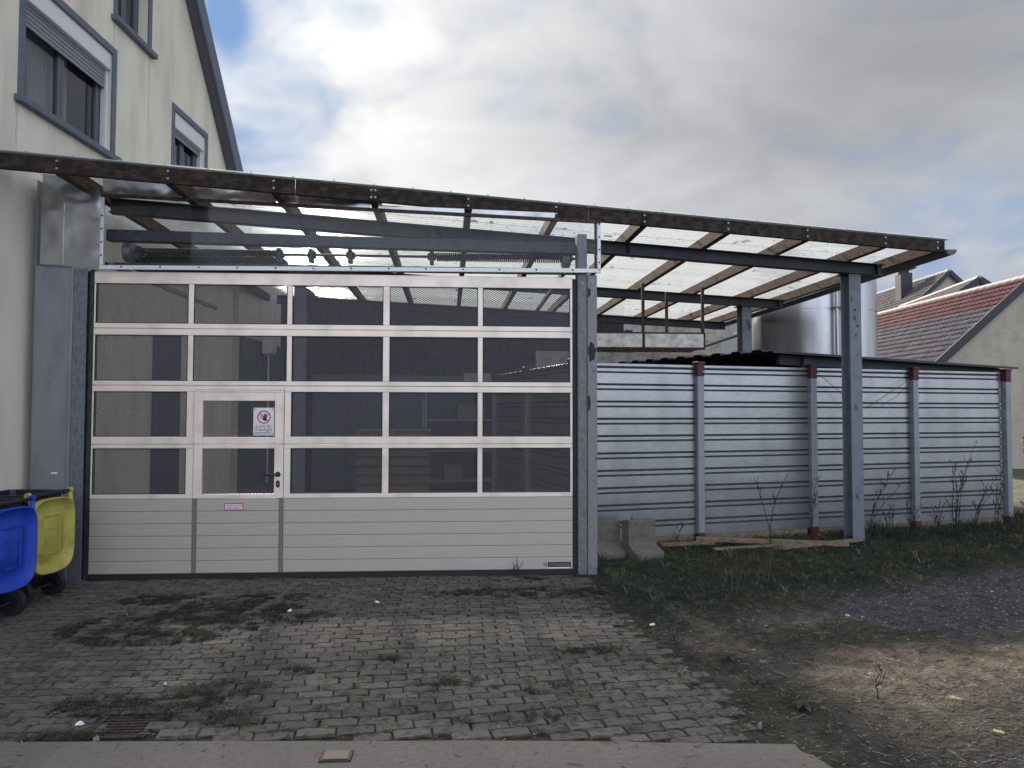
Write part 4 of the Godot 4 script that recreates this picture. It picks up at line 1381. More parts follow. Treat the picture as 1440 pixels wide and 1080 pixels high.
func build_door() -> void:
	var d := thing("sectional_door", "wide aluminium sectional door with four rows of mesh windows and a wicket door", "door", Vector3(2.38, 0, 0))
	var X := [[0.037, 0.925], [0.977, 1.885], [1.934, 2.832], [2.897, 3.782], [3.832, 4.721]]
	var rows := [[2.455, 3.012, 2.504, 2.895], [1.894, 2.451, 1.938, 2.388], [1.318, 1.890, 1.39, 1.832], [0.784, 1.314, 0.828, 1.275]]
	var xa := 0.022
	var xb := 4.745
	var meshes := {}
	for r in 4:
		var q: Array = rows[r]
		var cut := r >= 2
		var sec := Node3D.new()
		sec.name = "door_section"
		sec.position = -d.position
		d.add_child(sec, true)
		var spans := [[xa, xb]] if not cut else [[xa, 0.996], [1.871, xb]]
		for s in spans:
			part(sec, "rail", bx(s[0], s[1], q[0], q[2], -0.042, 0.0, 0.004), M.door_alu)
			part(sec, "rail", bx(s[0], s[1], q[3], q[1], -0.042, 0.0, 0.004), M.door_alu)
		if r == 2:
			part(sec, "rail", bx(0.9965, 1.8705, 1.85, q[1], -0.042, 0.0, 0.004), M.door_alu)
		var edges := [[xa, X[0][0]], [X[0][1], X[1][0]], [X[1][1], X[2][0]], [X[2][1], X[3][0]], [X[3][1], X[4][0]], [X[4][1], xb]]
		if cut:
			edges[1] = [X[0][1], 0.996]
			edges[2] = [1.871, X[2][0]]
		for e in edges:
			part(sec, "stile", bx(e[0], e[1], q[2], q[3], -0.0415, -0.0015, 0.004), M.door_alu)
		for k in 5:
			if cut and k == 1:
				continue
			var w: float = X[k][1] - X[k][0] + 0.01
			var hh: float = q[3] - q[2] + 0.01
			var key := "%.2f_%.2f" % [w, hh]
			if not meshes.has(key):
				meshes[key] = expanded_metal(w, hh)
			part(sec, "mesh_infill", meshes[key], M.mesh_metal, Vector3((X[k][0] + X[k][1]) / 2, (q[2] + q[3]) / 2, -0.022))
			# glazing bead round the opening
			var be := mb()
			for g in [[X[k][0], X[k][1], q[2], q[2] + 0.007], [X[k][0], X[k][1], q[3] - 0.007, q[3]], [X[k][0], X[k][0] + 0.007, q[2] + 0.007, q[3] - 0.007], [X[k][1] - 0.007, X[k][1], q[2] + 0.007, q[3] - 0.007]]:
				bx(g[0], g[1], g[2], g[3], -0.016, -0.006, 0.0, be)
			part(sec, "bead", be, M.rubber).set_meta("kind", "stuff")
	# wicket door
	var wick := Node3D.new()
	wick.name = "wicket_door"
	wick.position = -d.position
	d.add_child(wick, true)
	var z0 := -0.04
	var z1 := 0.006
	for q in [[1.318, 1.846, 1.384, 1.742], [0.786, 1.314, 0.826, 1.273]]:
		part(wick, "stile", bx(1.0, 1.083, q[0], q[1], z0, z1, 0.004), M.door_alu)
		part(wick, "stile", bx(1.778, 1.866, q[0], q[1], z0, z1, 0.004), M.door_alu)
		part(wick, "rail", bx(1.083, 1.778, q[0], q[2], z0, z1 - 0.002, 0.004), M.door_alu)
		part(wick, "rail", bx(1.083, 1.778, q[3], q[1], z0, z1 - 0.002, 0.004), M.door_alu)
	part(wick, "edge_trim", bx(0.999, 1.867, 1.83, 1.848, z1, z1 + 0.007, 0.003), M.door_alu)
	part(wick, "edge_trim", bx(0.999, 1.012, 1.318, 1.83, z1, z1 + 0.007, 0.003), M.door_alu)
	part(wick, "edge_trim", bx(1.854, 1.867, 1.318, 1.83, z1, z1 + 0.007, 0.003), M.door_alu)
	for q in [[1.384, 1.742], [0.826, 1.273]]:
		part(wick, "mesh_infill", expanded_metal(0.705, q[1] - q[0] + 0.01), M.mesh_metal, Vector3(1.43, (q[0] + q[1]) / 2, -0.02))
	# lever handle with round rose and keyhole plate
	var hd := mb()
	tube(hd, [Vector3(1.818, 1.02, 0.004), Vector3(1.818, 1.02, 0.014)], 0.026, 16)
	tube(hd, [Vector3(1.818, 1.02, 0.012), Vector3(1.818, 1.02, 0.05), Vector3(1.80, 1.02, 0.058), Vector3(1.705, 1.016, 0.056), Vector3(1.695, 1.014, 0.05)], 0.011, 10)
	part(wick, "handle", hd, M.black_plastic)
	var kp := mb()
	var ko := []
	for k in 20:
		var a := TAU * k / 20
		ko.append(Vector2(cos(a) * 0.019, sin(a) * 0.019 + (0.016 if sin(a) > 0 else -0.016)))
	prism(kp, ko, Vector3(1.818, 0.925, 0.004), 0.008)
	part(wick, "key_plate", kp, M.black_plastic)
	part(wick, "lock_cylinder", bx(1.813, 1.823, 0.912, 0.938, 0.012, 0.0155, 0.002), M.galv)
	# bottom panel of six ribs, cut by the wicket
	var bp := wpart(d, "bottom_panel", bx(xa, xb, 0.056, 0.782, -0.045, -0.012, 0.0), M.door_slat)
	for s in 6:
		var y := 0.058 + s * 0.1205
		for e in [[xa, 0.996], [1.036, 1.832], [1.871, xb]]:
			part(bp, "slat", bx(e[0], e[1], y + 0.0015, y + 0.119, -0.012, 0.0, 0.0055), M.door_slat)
	for e in [[0.9985, 1.0335], [1.8345, 1.8685]]:
		part(bp, "wicket_edge", bx(e[0], e[1], 0.06, 0.781, -0.012, 0.004, 0.004), M.door_strip)
	wpart(d, "bottom_seal", bx(xa - 0.02, xb + 0.02, -0.005, 0.054, -0.04, -0.012, 0.006), M.rubber)
	# warning sign in the wicket window
	var sg := wpart(d, "warning_sign", bx(1.572, 1.772, 1.402, 1.675, 0.004, 0.008, 0.002), M.sign_white)
	var ring := mb()
	var cc := Vector3(1.675, 1.583, 0.0083)
	var bend := func(r0: float, r1: float) -> void:
		for k in 40:
			var a := TAU * k / 40
			var b := TAU * (k + 1) / 40
			poly(ring, [cc + Vector3(cos(a) * r0, sin(a) * r0, 0), cc + Vector3(cos(b) * r0, sin(b) * r0, 0), cc + Vector3(cos(b) * r1, sin(b) * r1, 0), cc + Vector3(cos(a) * r1, sin(a) * r1, 0)], Vector3.BACK)
	bend.call(0.054, 0.066)
	var dr := Basis(Vector3.BACK, -PI / 4)
	box(ring, cc + Vector3(0, 0, -0.0001), Vector3(0.11, 0.01, 0.0006), 0.0, dr)
	part(sg, "prohibition_ring", ring, M.sign_red)
	var ha := mb()
	var hc := cc + Vector3(0.012, -0.006, 0.0006)
	var tilt := Basis(Vector3.BACK, -0.2)
	box(ha, hc + tilt * Vector3(0, -0.012, 0), Vector3(0.034, 0.036, 0.001), 0.0003, tilt)
	for k in 4:
		var l: float = [0.03, 0.036, 0.035, 0.028][k]
		box(ha, hc + tilt * Vector3(-0.0135 + k * 0.009, 0.005 + l / 2, 0), Vector3(0.0075, l, 0.001), 0.0003, tilt)
	box(ha, hc + tilt * (Vector3(-0.024, -0.008, 0)), Vector3(0.028, 0.009, 0.001), 0.0003, tilt * Basis(Vector3.BACK, -0.8))
	for k in 3:
		box(ha, cc + Vector3(-0.036, 0.014 - k * 0.012, 0.0006), Vector3(0.022, 0.003, 0.0008), 0.0, Basis(Vector3.BACK, [-0.35, 0.0, 0.35][k]))
	part(sg, "hand_symbol", ha, M.ink).set_meta("kind", "stuff")
	lettering(sg, "lettering", "Zutritt für", 0.036, Vector3(1.672, 1.491, 0.0088), M.ink, true)
	lettering(sg, "lettering", "Unbefugte", 0.036, Vector3(1.672, 1.459, 0.0088), M.ink, true)
	lettering(sg, "lettering", "verboten!", 0.036, Vector3(1.672, 1.427, 0.0088), M.ink, true)
	var sw := mb()
	for q in [[1.585, 1.66], [1.759, 1.66], [1.585, 1.42], [1.759, 1.42]]:
		tube(sw, [Vector3(q[0], q[1], 0.008), Vector3(q[0], q[1], 0.011)], 0.006, 8)
	part(sg, "screw", sw, M.ink).set_meta("kind", "stuff")
	# small notice on the panel below
	var nt := wpart(d, "notice_label", bx(1.303, 1.487, 0.668, 0.738, 0.0005, 0.003, 0.0008), M.sign_red)
	part(nt, "label_face", bx(1.312, 1.478, 0.677, 0.729, 0.003, 0.0036, 0.0), M.sign_white)
	lettering(nt, "lettering", "Zutritt nur für", 0.025, Vector3(1.395, 0.714, 0.0042), M.ink, true)
	lettering(nt, "lettering", "Mitarbeiter !", 0.025, Vector3(1.395, 0.691, 0.0042), M.ink, true)
	# maker's plate low on the right
	var lg := wpart(d, "maker_plate", bx(4.492, 4.725, 0.081, 0.131, 0.0005, 0.003, 0.0008), M.logo_ink)
	lettering(lg, "lettering", "HÖRMANN", 0.042, Vector3(4.608, 0.104, 0.0035), M.logo_text)
	part(lg, "plate_badge", bx(4.448, 4.485, 0.09, 0.127, 0.0005, 0.0028, 0.0008), M.galv)
	part(lg, "plate_strip", bx(4.492, 4.715, 0.066, 0.0795, 0.0005, 0.0025, 0.0005), M.sign_white)

# ------------------------------------------------------------------ steel posts either side
func build_posts() -> void:
	var l := thing("gate_post", "galvanised steel post on the left of the sectional door", "post", Vector3(-0.09, 0, -0.06), 0.0, "steel posts beside the door")
	var st := mb()
	bx(-0.158, -0.03, -0.02, 3.03, 0.018, 0.03, 0.002, st)
	bx(-0.1, -0.09, -0.02, 3.03, -0.12, 0.018, 0.0, st)
	bx(-0.158, -0.03, -0.02, 3.03, -0.132, -0.12, 0.002, st)
	wpart(l, "flange_beam", st, M.galv_post)
	wpart(l, "edge_angle", bx(-0.186, -0.16, -0.02, 3.03, -0.02, 0.036, 0.003), M.galv)
	wpart(l, "door_rail", bx(-0.028, 0.018, -0.02, 3.03, -0.1, -0.012, 0.003), M.steel_paint)
	var r := thing("gate_post", "stained galvanised steel post on the right of the sectional door", "post", Vector3(4.89, 0, -0.06), 0.0, "steel posts beside the door")
	wpart(r, "flange_beam", bx(4.797, 4.895, -0.02, 3.46, -0.16, 0.008, 0.006), M.galv_post)
	for q in [[4.846, 0.02], [4.945, 0.032]]:
		for y in [0.09, 2.95]:
			var bo := mb()
			tube(bo, [Vector3(q[0], y, q[1] - 0.014), Vector3(q[0], y, q[1])], 0.013, 6)
			wpart(r, "bolt", bo, M.galv)
	wpart(r, "base_plate", bx(4.76, 5.03, -0.02, 0.006, -0.2, 0.07, 0.003), M.iron)
	wpart(r, "side_flange", bx(4.896, 4.995, -0.02, 3.035, -0.16, 0.02, 0.005), M.galv_light)
	rng.seed = 808
	for q in [[4.94, 2.27, 0.05, 0.085], [4.905, 2.86, 0.028, 0.05], [4.91, 1.75, 0.02, 0.07], [4.85, 2.05, 0.02, 0.03]]:
		var sn := mb()
		var ol := []
		for k in 18:
			var a := TAU * k / 18
			var rr := rng.randf_range(0.65, 1.1)
			ol.append(Vector2(clampf(q[0] + cos(a) * q[2] * rr, 4.9, 4.992), q[1] + sin(a) * q[3] * rr * (1.5 if sin(a) < 0 else 1.0)))
		prism(sn, ol, Vector3(0, 0, 0.0203), 0.0008)
		wpart(r, "paint_stain", sn, M.stain)
	wpart(r, "door_rail", bx(4.749, 4.795, -0.02, 3.0, -0.1, -0.02, 0.003), M.rubber)
	# folded metal cladding between the house wall and the post
	var c := thing("metal_cladding", "dented shiny sheet metal cladding between house wall and left post", "cladding", Vector3(-0.33, 0, 0))
	var up := mb()
	var outl := [Vector2(-0.47, 3.06), Vector2(0.088, 3.035), Vector2(0.088, 3.775), Vector2(-0.1, 3.93), Vector2(-0.462, 3.95)]
	prism(up, outl, Vector3(0, 0, 0.035), 0.012)
	wpart(c, "upper_sheet", up, M.sheet)
	var lo := mb()
	bx(-0.52, -0.19, -0.02, 3.055, 0.01, 0.022, 0.002, lo)
	wpart(c, "lower_sheet", lo, M.galv)
	wpart(c, "overlap_sheet", bx(-0.468, -0.25, 3.06, 3.68, 0.048, 0.055, 0.002), M.sheet)
	wpart(c, "name_tag", bx(-0.33, -0.27, 1.03, 1.05, 0.023, 0.028, 0.002), M.sign_white)
	# back of the cladding closes the gap to the house
	wpart(c, "side_return", bx(-0.53, -0.522, -0.02, 3.9, -0.3, 0.02, 0.002), M.galv)

# ------------------------------------------------------------------ glazed field over the door
func build_transom() -> void:
	var t := thing("transom_glazing", "clear plastic glazing in a screwed aluminium frame above the door", "window", Vector3(2.56, 3.03, 0.04))
	var yt := func(x: float) -> float: return 3.755 - 0.0365 * (x - 0.1)
	var yl := func(x: float) -> float: return 3.022 + 0.0065 * (x - 0.1)
	var fr := mb()
	bar(fr, Vector3(0.09, yl.call(0.09) + 0.02, 0.045), Vector3(5.03, yl.call(5.03) + 0.02, 0.045), 0.022, 0.042, 0.003)
	wpart(t, "bottom_strip", fr, M.white_alu)
	fr = mb()
	bar(fr, Vector3(0.09, yt.call(0.09), 0.045), Vector3(5.03, yt.call(5.03), 0.045), 0.022, 0.034, 0.003)
	wpart(t, "top_strip", fr, M.rusty)
	wpart(t, "side_strip", bx(0.092, 0.122, 3.065, 3.735, 0.034, 0.056, 0.003), M.white_alu)
	wpart(t, "side_strip", bx(4.995, 5.028, 3.075, 3.56, 0.034, 0.056, 0.003), M.white_alu)
	wpart(t, "side_strip", bx(4.965, 4.99, 3.075, 3.56, 0.03, 0.052, 0.003), M.rusty)
	var pn := mb()
	prism(pn, [Vector2(0.12, 3.06), Vector2(4.998, 3.09), Vector2(4.998, 3.57), Vector2(0.12, 3.745)], Vector3(0, 0, 0.04), 0.004)
	wpart(t, "pane", pn, M.pane)
	var sc := mb()
	for k in 13:
		var x := 0.3 + k * 0.37
		for y in [yl.call(x) + 0.025, yt.call(x)]:
			tube(sc, [Vector3(x, y, 0.055), Vector3(x, y, 0.062)], 0.009, 6)
	for k in 4:
		for x in [0.107, 5.012]:
			tube(sc, [Vector3(x, 3.16 + k * 0.13, 0.055), Vector3(x, 3.16 + k * 0.13, 0.062)], 0.009, 6)
	wpart(t, "screw", sc, M.ink).set_meta("kind", "stuff")
	# bright plates between the purlins above the frame
	var px := [0.917, 0.88 + 0.037, 1.81 + 0.037, 2.74 + 0.037, 3.68 + 0.037, 4.6]
	var pl := [[0.1, 0.84], [0.92, 1.77], [1.85, 2.7], [2.78, 3.64], [3.72, 4.56]]
	for q in pl:
		var p := mb()
		prism(p, [Vector2(q[0], yt.call(q[0]) + 0.012), Vector2(q[1], yt.call(q[1]) + 0.012), Vector2(q[1], yb(q[1]) + (0.13 if q[1] < 3.0 else -0.006)), Vector2(q[0], yb(q[0]) + (0.13 if q[1] < 3.0 else -0.006))], Vector3(0, 0, 0.03), 0.006)
		wpart(t, "infill_plate", p, M.sheet)
	# header tube and torsion spring gear of the door, behind the glazing
	var h := thing("door_header", "dark steel header tube with torsion spring shaft behind the glazing", "door gear", Vector3(2.4, 3.3, -0.25))
	var hb := mb()
	bar(hb, Vector3(0.05, 3.41, -0.2), Vector3(4.9, 3.345, -0.2), 0.1, 0.115, 0.006)
	wpart(h, "header_tube", hb, M.steel_paint)
	var sh := mb()
	tube(sh, [Vector3(0.15, 3.275, -0.34), Vector3(4.85, 3.275, -0.34)], 0.014, 10)
	var shaft := wpart(h, "spring_shaft", sh, M.steel_paint)
	for q in [[0.35, 1.75], [3.35, 4.72]]:
		var sp := mb()
		var pts := []
		var turns := 62
		for k in turns * 8 + 1:
			var a := TAU * k / 8.0
			pts.append(Vector3(lerpf(q[0], q[1], float(k) / (turns * 8)), 3.275 + cos(a) * 0.042, -0.34 + sin(a) * 0.042))
		tube(sp, pts, 0.0085, 5)
		part(shaft, "torsion_spring", sp, M.rusty)
	for x in [0.3, 1.72, 2.05, 2.45, 3.3, 4.75]:
		var k := mb()
		bx(x - 0.02, x + 0.02, 3.19, 3.33, -0.38, -0.28, 0.004, k)
		bx(x - 0.045, x + 0.045, 3.24, 3.31, -0.372, -0.308, 0.01, k)
		part(shaft, "bracket", k, M.steel_paint)
	for x in [0.2, 4.72]:
		var dr := mb()
		tube(dr, [Vector3(x - 0.04, 3.275, -0.34), Vector3(x + 0.04, 3.275, -0.34)], 0.1, 20)
		part(shaft, "cable_drum", dr, M.galv)
	for x in [0.12, 4.68]:
		var tr := mb()
		bx(x - 0.02, x + 0.02, 3.07, 3.12, -3.2, -0.1, 0.004, tr)
		wpart(h, "ceiling_track", tr, M.galv)
	wpart(h, "drive_housing", bx(0.16, 1.75, 3.12, 3.25, -0.62, -0.42, 0.01), M.iron)
	var lt := mb()
	bar(lt, Vector3(0.05, 3.1, -0.16), Vector3(4.9, 3.1, -0.16), 0.05, 0.06, 0.004)
	wpart(h, "lower_rail", lt, M.steel_paint)
# ------------------------------------------------------------------ wheelie bins
func make_bin(label: String, at: Vector3, turn: float, lid_mat: Material, s: float) -> Node3D:
	# own axes: back (hinge, wheels) towards +x, width along z
	var b := thing("wheelie_bin", label, "bin", at, turn, "wheelie bins by the house wall")
	var st := mb()
	var rings := [[0.08, 0.15, 0.17, 0.0], [0.5, 0.19, 0.2, 0.0], [0.86, 0.225, 0.23, 0.0], [0.875, 0.25, 0.25, 0.0], [0.93, 0.25, 0.25, 0.0]]
	var prev := []
	for r in rings:
		var cur := []
		for q in [[-1, -0.85], [-0.85, -1], [0.85, -1], [1, -0.85], [1, 0.85], [0.85, 1], [-0.85, 1], [-1, 0.85]]:
			cur.append(Vector3(q[0] * r[1] - 0.25 + (0.03 if r[0] > 0.8 else 0.0), r[0], q[1] * r[2]) * s)
		if prev:
			for k in 8:
				var m: Vector3 = (cur[k] + cur[(k + 1) % 8]) / 2
				poly(st, [prev[k], prev[(k + 1) % 8], cur[(k + 1) % 8], cur[k]], Vector3(m.x + 0.25 * s, 0.0 if absf(r[0] - 0.875) > 0.001 else -0.3, m.z))
		else:
			poly(st, cur, Vector3.DOWN)
		prev = cur
	var inner := []
	for p in prev:
		inner.append(Vector3((p.x + 0.22 * s) * 0.9 - 0.22 * s, p.y, p.z * 0.9))
	var low := []
	for p in inner:
		low.append(Vector3((p.x + 0.22 * s) * 0.8 - 0.22 * s, 0.2 * s, p.z * 0.8))
	for k in 8:
		poly(st, [prev[k], prev[(k + 1) % 8], inner[(k + 1) % 8], inner[k]], Vector3.UP)
		poly(st, [inner[k], inner[(k + 1) % 8], low[(k + 1) % 8], low[k]], Vector3(-inner[k].x - 0.22 * s, 0, -inner[k].z))
	poly(st, low, Vector3.UP)
	part(b, "body", st, M.bin_body)
	var hg := mb()
	tube(hg, [Vector3(0.075, 0.925, -0.27) * s, Vector3(0.075, 0.925, 0.27) * s], 0.017 * s, 10)
	for z in [-0.2, 0.0, 0.2]:
		box(hg, Vector3(0.045, 0.915, z) * s, Vector3(0.07, 0.03, 0.03) * s, 0.004)
	part(b, "hinge_bar", hg, M.bin_body)
	for z in [-0.2, 0.2]:
		var wh := mb()
		tube(wh, [Vector3(-0.02, 0.105, z - 0.025) * s, Vector3(-0.02, 0.105, z + 0.025) * s], 0.105 * s, 24)
		var w := part(b, "wheel", wh, M.rubber)
		var hb := mb()
		tube(hb, [Vector3(-0.02, 0.105, z - 0.03) * s, Vector3(-0.02, 0.105, z + 0.03) * s], 0.06 * s, 14)
		part(w, "hub", hb, M.black_plastic)
	var ax := mb()
	tube(ax, [Vector3(-0.02, 0.105, -0.2) * s, Vector3(-0.02, 0.105, 0.2) * s], 0.012 * s, 8)
	part(b, "axle", ax, M.iron)
	# lid hanging open, its hollow side outwards
	var ld := mb()
	ld.set_smooth_group(2)
	var n := 48
	var lw := 0.262
	var lh := 0.3
	var shape := func(k: int, f: float, x: float) -> Vector3:
		var a := TAU * k / n
		var e := 0.42
		var cz2 := signf(cos(a)) * pow(absf(cos(a)), e)
		var sy := signf(sin(a)) * pow(absf(sin(a)), e)
		var bulge := 0.035 * (1.0 - cz2 * cz2) * (-1.0 if sy < 0 else 0.4)
		return Vector3(0.1 + x, 0.575 + (lh * sy + bulge) * f, cz2 * lw * f) * s
	var levels := [[0.0, 0.0], [0.55, 0.0], [0.60, -0.012], [0.82, -0.012], [0.86, 0.004], [0.93, 0.006], [0.955, 0.034], [0.985, 0.036], [1.0, 0.028], [1.0, -0.02], [0.9, -0.045], [0.0, -0.055]]
	for i in levels.size() - 1:
		for k in n:
			var a: Array = levels[i]
			var c: Array = levels[i + 1]
			var p0: Vector3 = shape.call(k, a[0], a[1])
			var p1: Vector3 = shape.call((k + 1) % n, a[0], a[1])
			var p2: Vector3 = shape.call((k + 1) % n, c[0], c[1])
			var p3: Vector3 = shape.call(k, c[0], c[1])
			var mid := (p2 + p3) / 2 - Vector3(0.1, 0.575, 0) * s
			var o := Vector3(1, 0, 0) if i < 8 else (Vector3(0, mid.y, mid.z) if i == 8 else Vector3(-1, 0, 0))
			if i == 5:
				o = Vector3(0.3, -mid.y, -mid.z)
			if i == 7:
				o = Vector3(0.6, mid.y, mid.z)
			if i == 0:
				poly(ld, [p0, p2, p3], o)
			elif i == levels.size() - 2:
				poly(ld, [p0, p1, p2], o)
			else:
				poly(ld, [p0, p1, p2, p3], o)
	ld.set_smooth_group(-1)
	var lid := part(b, "lid", ld, lid_mat)
	for z in [-0.245, 0.245]:
		var ea := mb()
		bar(ea, Vector3(0.1, 0.82, z) * s, Vector3(0.08, 0.935, z * 1.06) * s, 0.035 * s, 0.02 * s, 0.004)
		tube(ea, [Vector3(0.08, 0.93, z * 1.06 - 0.016) * s, Vector3(0.08, 0.93, z * 1.06 + 0.016) * s], 0.026 * s, 14)
		part(lid, "hinge_ear", ea, lid_mat)
	var rb := mb()
	for q in [[0.16, 0.2], [0.05, 0.14], [-0.16, 0.1]]:
		box(rb, Vector3(0.102, 0.575 + q[0], 0) * s, Vector3(0.012, 0.014, q[1]) * s, 0.003)
	for z in [-0.11, 0.11]:
		box(rb, Vector3(0.101, 0.575 - 0.02, z) * s, Vector3(0.01, 0.3, 0.014) * s, 0.003)
	part(lid, "lid_rib", rb, lid_mat).set_meta("kind", "stuff")
	return b

func build_bins() -> void:
	make_bin("black wheelie bin with its yellow lid hanging open", Vector3(-0.02, 0, 0.74), deg_to_rad(-8.0), M.bin_yellow, 1.0)
	make_bin("black wheelie bin with its blue lid hanging open", Vector3(0.03, 0, 1.40), deg_to_rad(-6.0), M.bin_blue, 1.0)

# ------------------------------------------------------------------ concrete blocks and boards
func build_blocks_and_boards() -> void:
	var labels := ["concrete barrier block half hidden by the right door post", "concrete barrier block standing free in front of the container"]
	for k in 2:
		var o := thing("barrier_block", labels[k], "block", [Vector3(5.22, 0, -0.72), Vector3(5.62, 0, -0.70)][k], deg_to_rad(24.0), "concrete barrier blocks")
		var st := mb()
		# profile in (outwards, up), extruded along the block
		var pr := [Vector2(-0.12, 0.0), Vector2(0.15, 0.0), Vector2(0.15, 0.085), Vector2(0.143, 0.095), Vector2(0.012, 0.165), Vector2(0.0, 0.19), Vector2(0.0, 0.425), Vector2(-0.012, 0.437), Vector2(-0.108, 0.437), Vector2(-0.12, 0.425)]
		prism(st, pr, Vector3(-0.18, 0.0, 0), 0.37, Basis(Vector3.BACK, Vector3.UP, Vector3.RIGHT))
		part(o, "block_body", st, M.concrete)
	var bl := ["long weathered board lying in front of the container's bracket", "thin grey board crossing under the long board", "short dark board against the container foot", "warped plank lying in the grass before the column"]
	var q := [[Vector3(6.42, 0.12, -1.3), Vector3(8.15, 0.09, -1.02), 0.09, 0.05], [Vector3(6.5, 0.07, -0.9), Vector3(7.5, 0.1, -1.0), 0.07, 0.025], [Vector3(5.95, 0.08, -1.15), Vector3(6.6, 0.09, -1.2), 0.1, 0.035], [Vector3(7.2, 0.075, -0.86), Vector3(8.4, 0.11, -1.2), 0.08, 0.03]]
	for k in 4:
		var a: Vector3 = q[k][0]
		var o := thing("wooden_board", bl[k], "board", a, 0.0, "old boards on the grass")
		var st := mb()
		bar(st, Vector3.ZERO, q[k][1] - a, q[k][2], q[k][3], 0.003)
		part(o, "plank", st, M.board)

# ------------------------------------------------------------------ dry weeds
func weed(label: String, at: Vector3, hh: float, lean: Vector3, stems: int, sd: int, group: String) -> void:
	rng.seed = sd
	var o := thing("dry_weed", label, "weed", at, 0.0, group)
	var st := mb()
	var seeds := mb()
	for s in stems:
		var l := hh * rng.randf_range(0.7, 1.0)
		var dir := (lean + Vector3(rng.randf_range(-0.22, 0.22), 0, rng.randf_range(-0.12, 0.12)))
		var pts := []
		var b0 := Vector3(rng.randf_range(-0.04, 0.04), -0.02, rng.randf_range(-0.03, 0.03))
		for k in 7:
			var u := k / 6.0
			pts.append(b0 + Vector3(dir.x * u * u * l + 0.012 * sin(u * 7.0 + s), l * u * (1.0 - 0.15 * dir.length() * u), dir.z * u * u * l))
		tube(st, pts, 0.0058 * clampf(hh / 0.4, 0.4, 1.0), 5, 0.0022)
		for br in int(4 + l * 5):
			var u := rng.randf_range(0.4, 1.0)
			var i := mini(int(u * 6), 5)
			var p: Vector3 = pts[i].lerp(pts[i + 1], u * 6 - i)
			var a := rng.randf() * TAU
			var bl := rng.randf_range(0.04, 0.14) * (1.25 - u * 0.6)
			var e := p + Vector3(cos(a) * bl * 0.6, bl, sin(a) * bl * 0.6)
			tube(st, [p, (p + e) / 2 + Vector3(cos(a), -0.3, sin(a)) * 0.008, e], 0.0026, 4, 0.0016)
			for q in 2:
				var c := e.lerp(p, 0.3 * q)
				var r := rng.randf_range(0.005, 0.011) * clampf(hh / 0.5, 0.35, 1.0)
				for sy in [-1, 1]:
					for k in 4:
						var a1 := TAU * k / 4
						var a2 := TAU * (k + 1) / 4
						poly(seeds, [c + Vector3(cos(a1), 0, sin(a1)) * r, c + Vector3(cos(a2), 0, sin(a2)) * r, c + Vector3(0, sy * r * 1.2, 0)], Vector3(cos(a1 + 0.7), sy, sin(a1 + 0.7)))
	part(o, "stem", st, M.stem).set_meta("kind", "stuff")
	part(o, "seed_head", seeds, M.stem).set_meta("kind", "stuff")

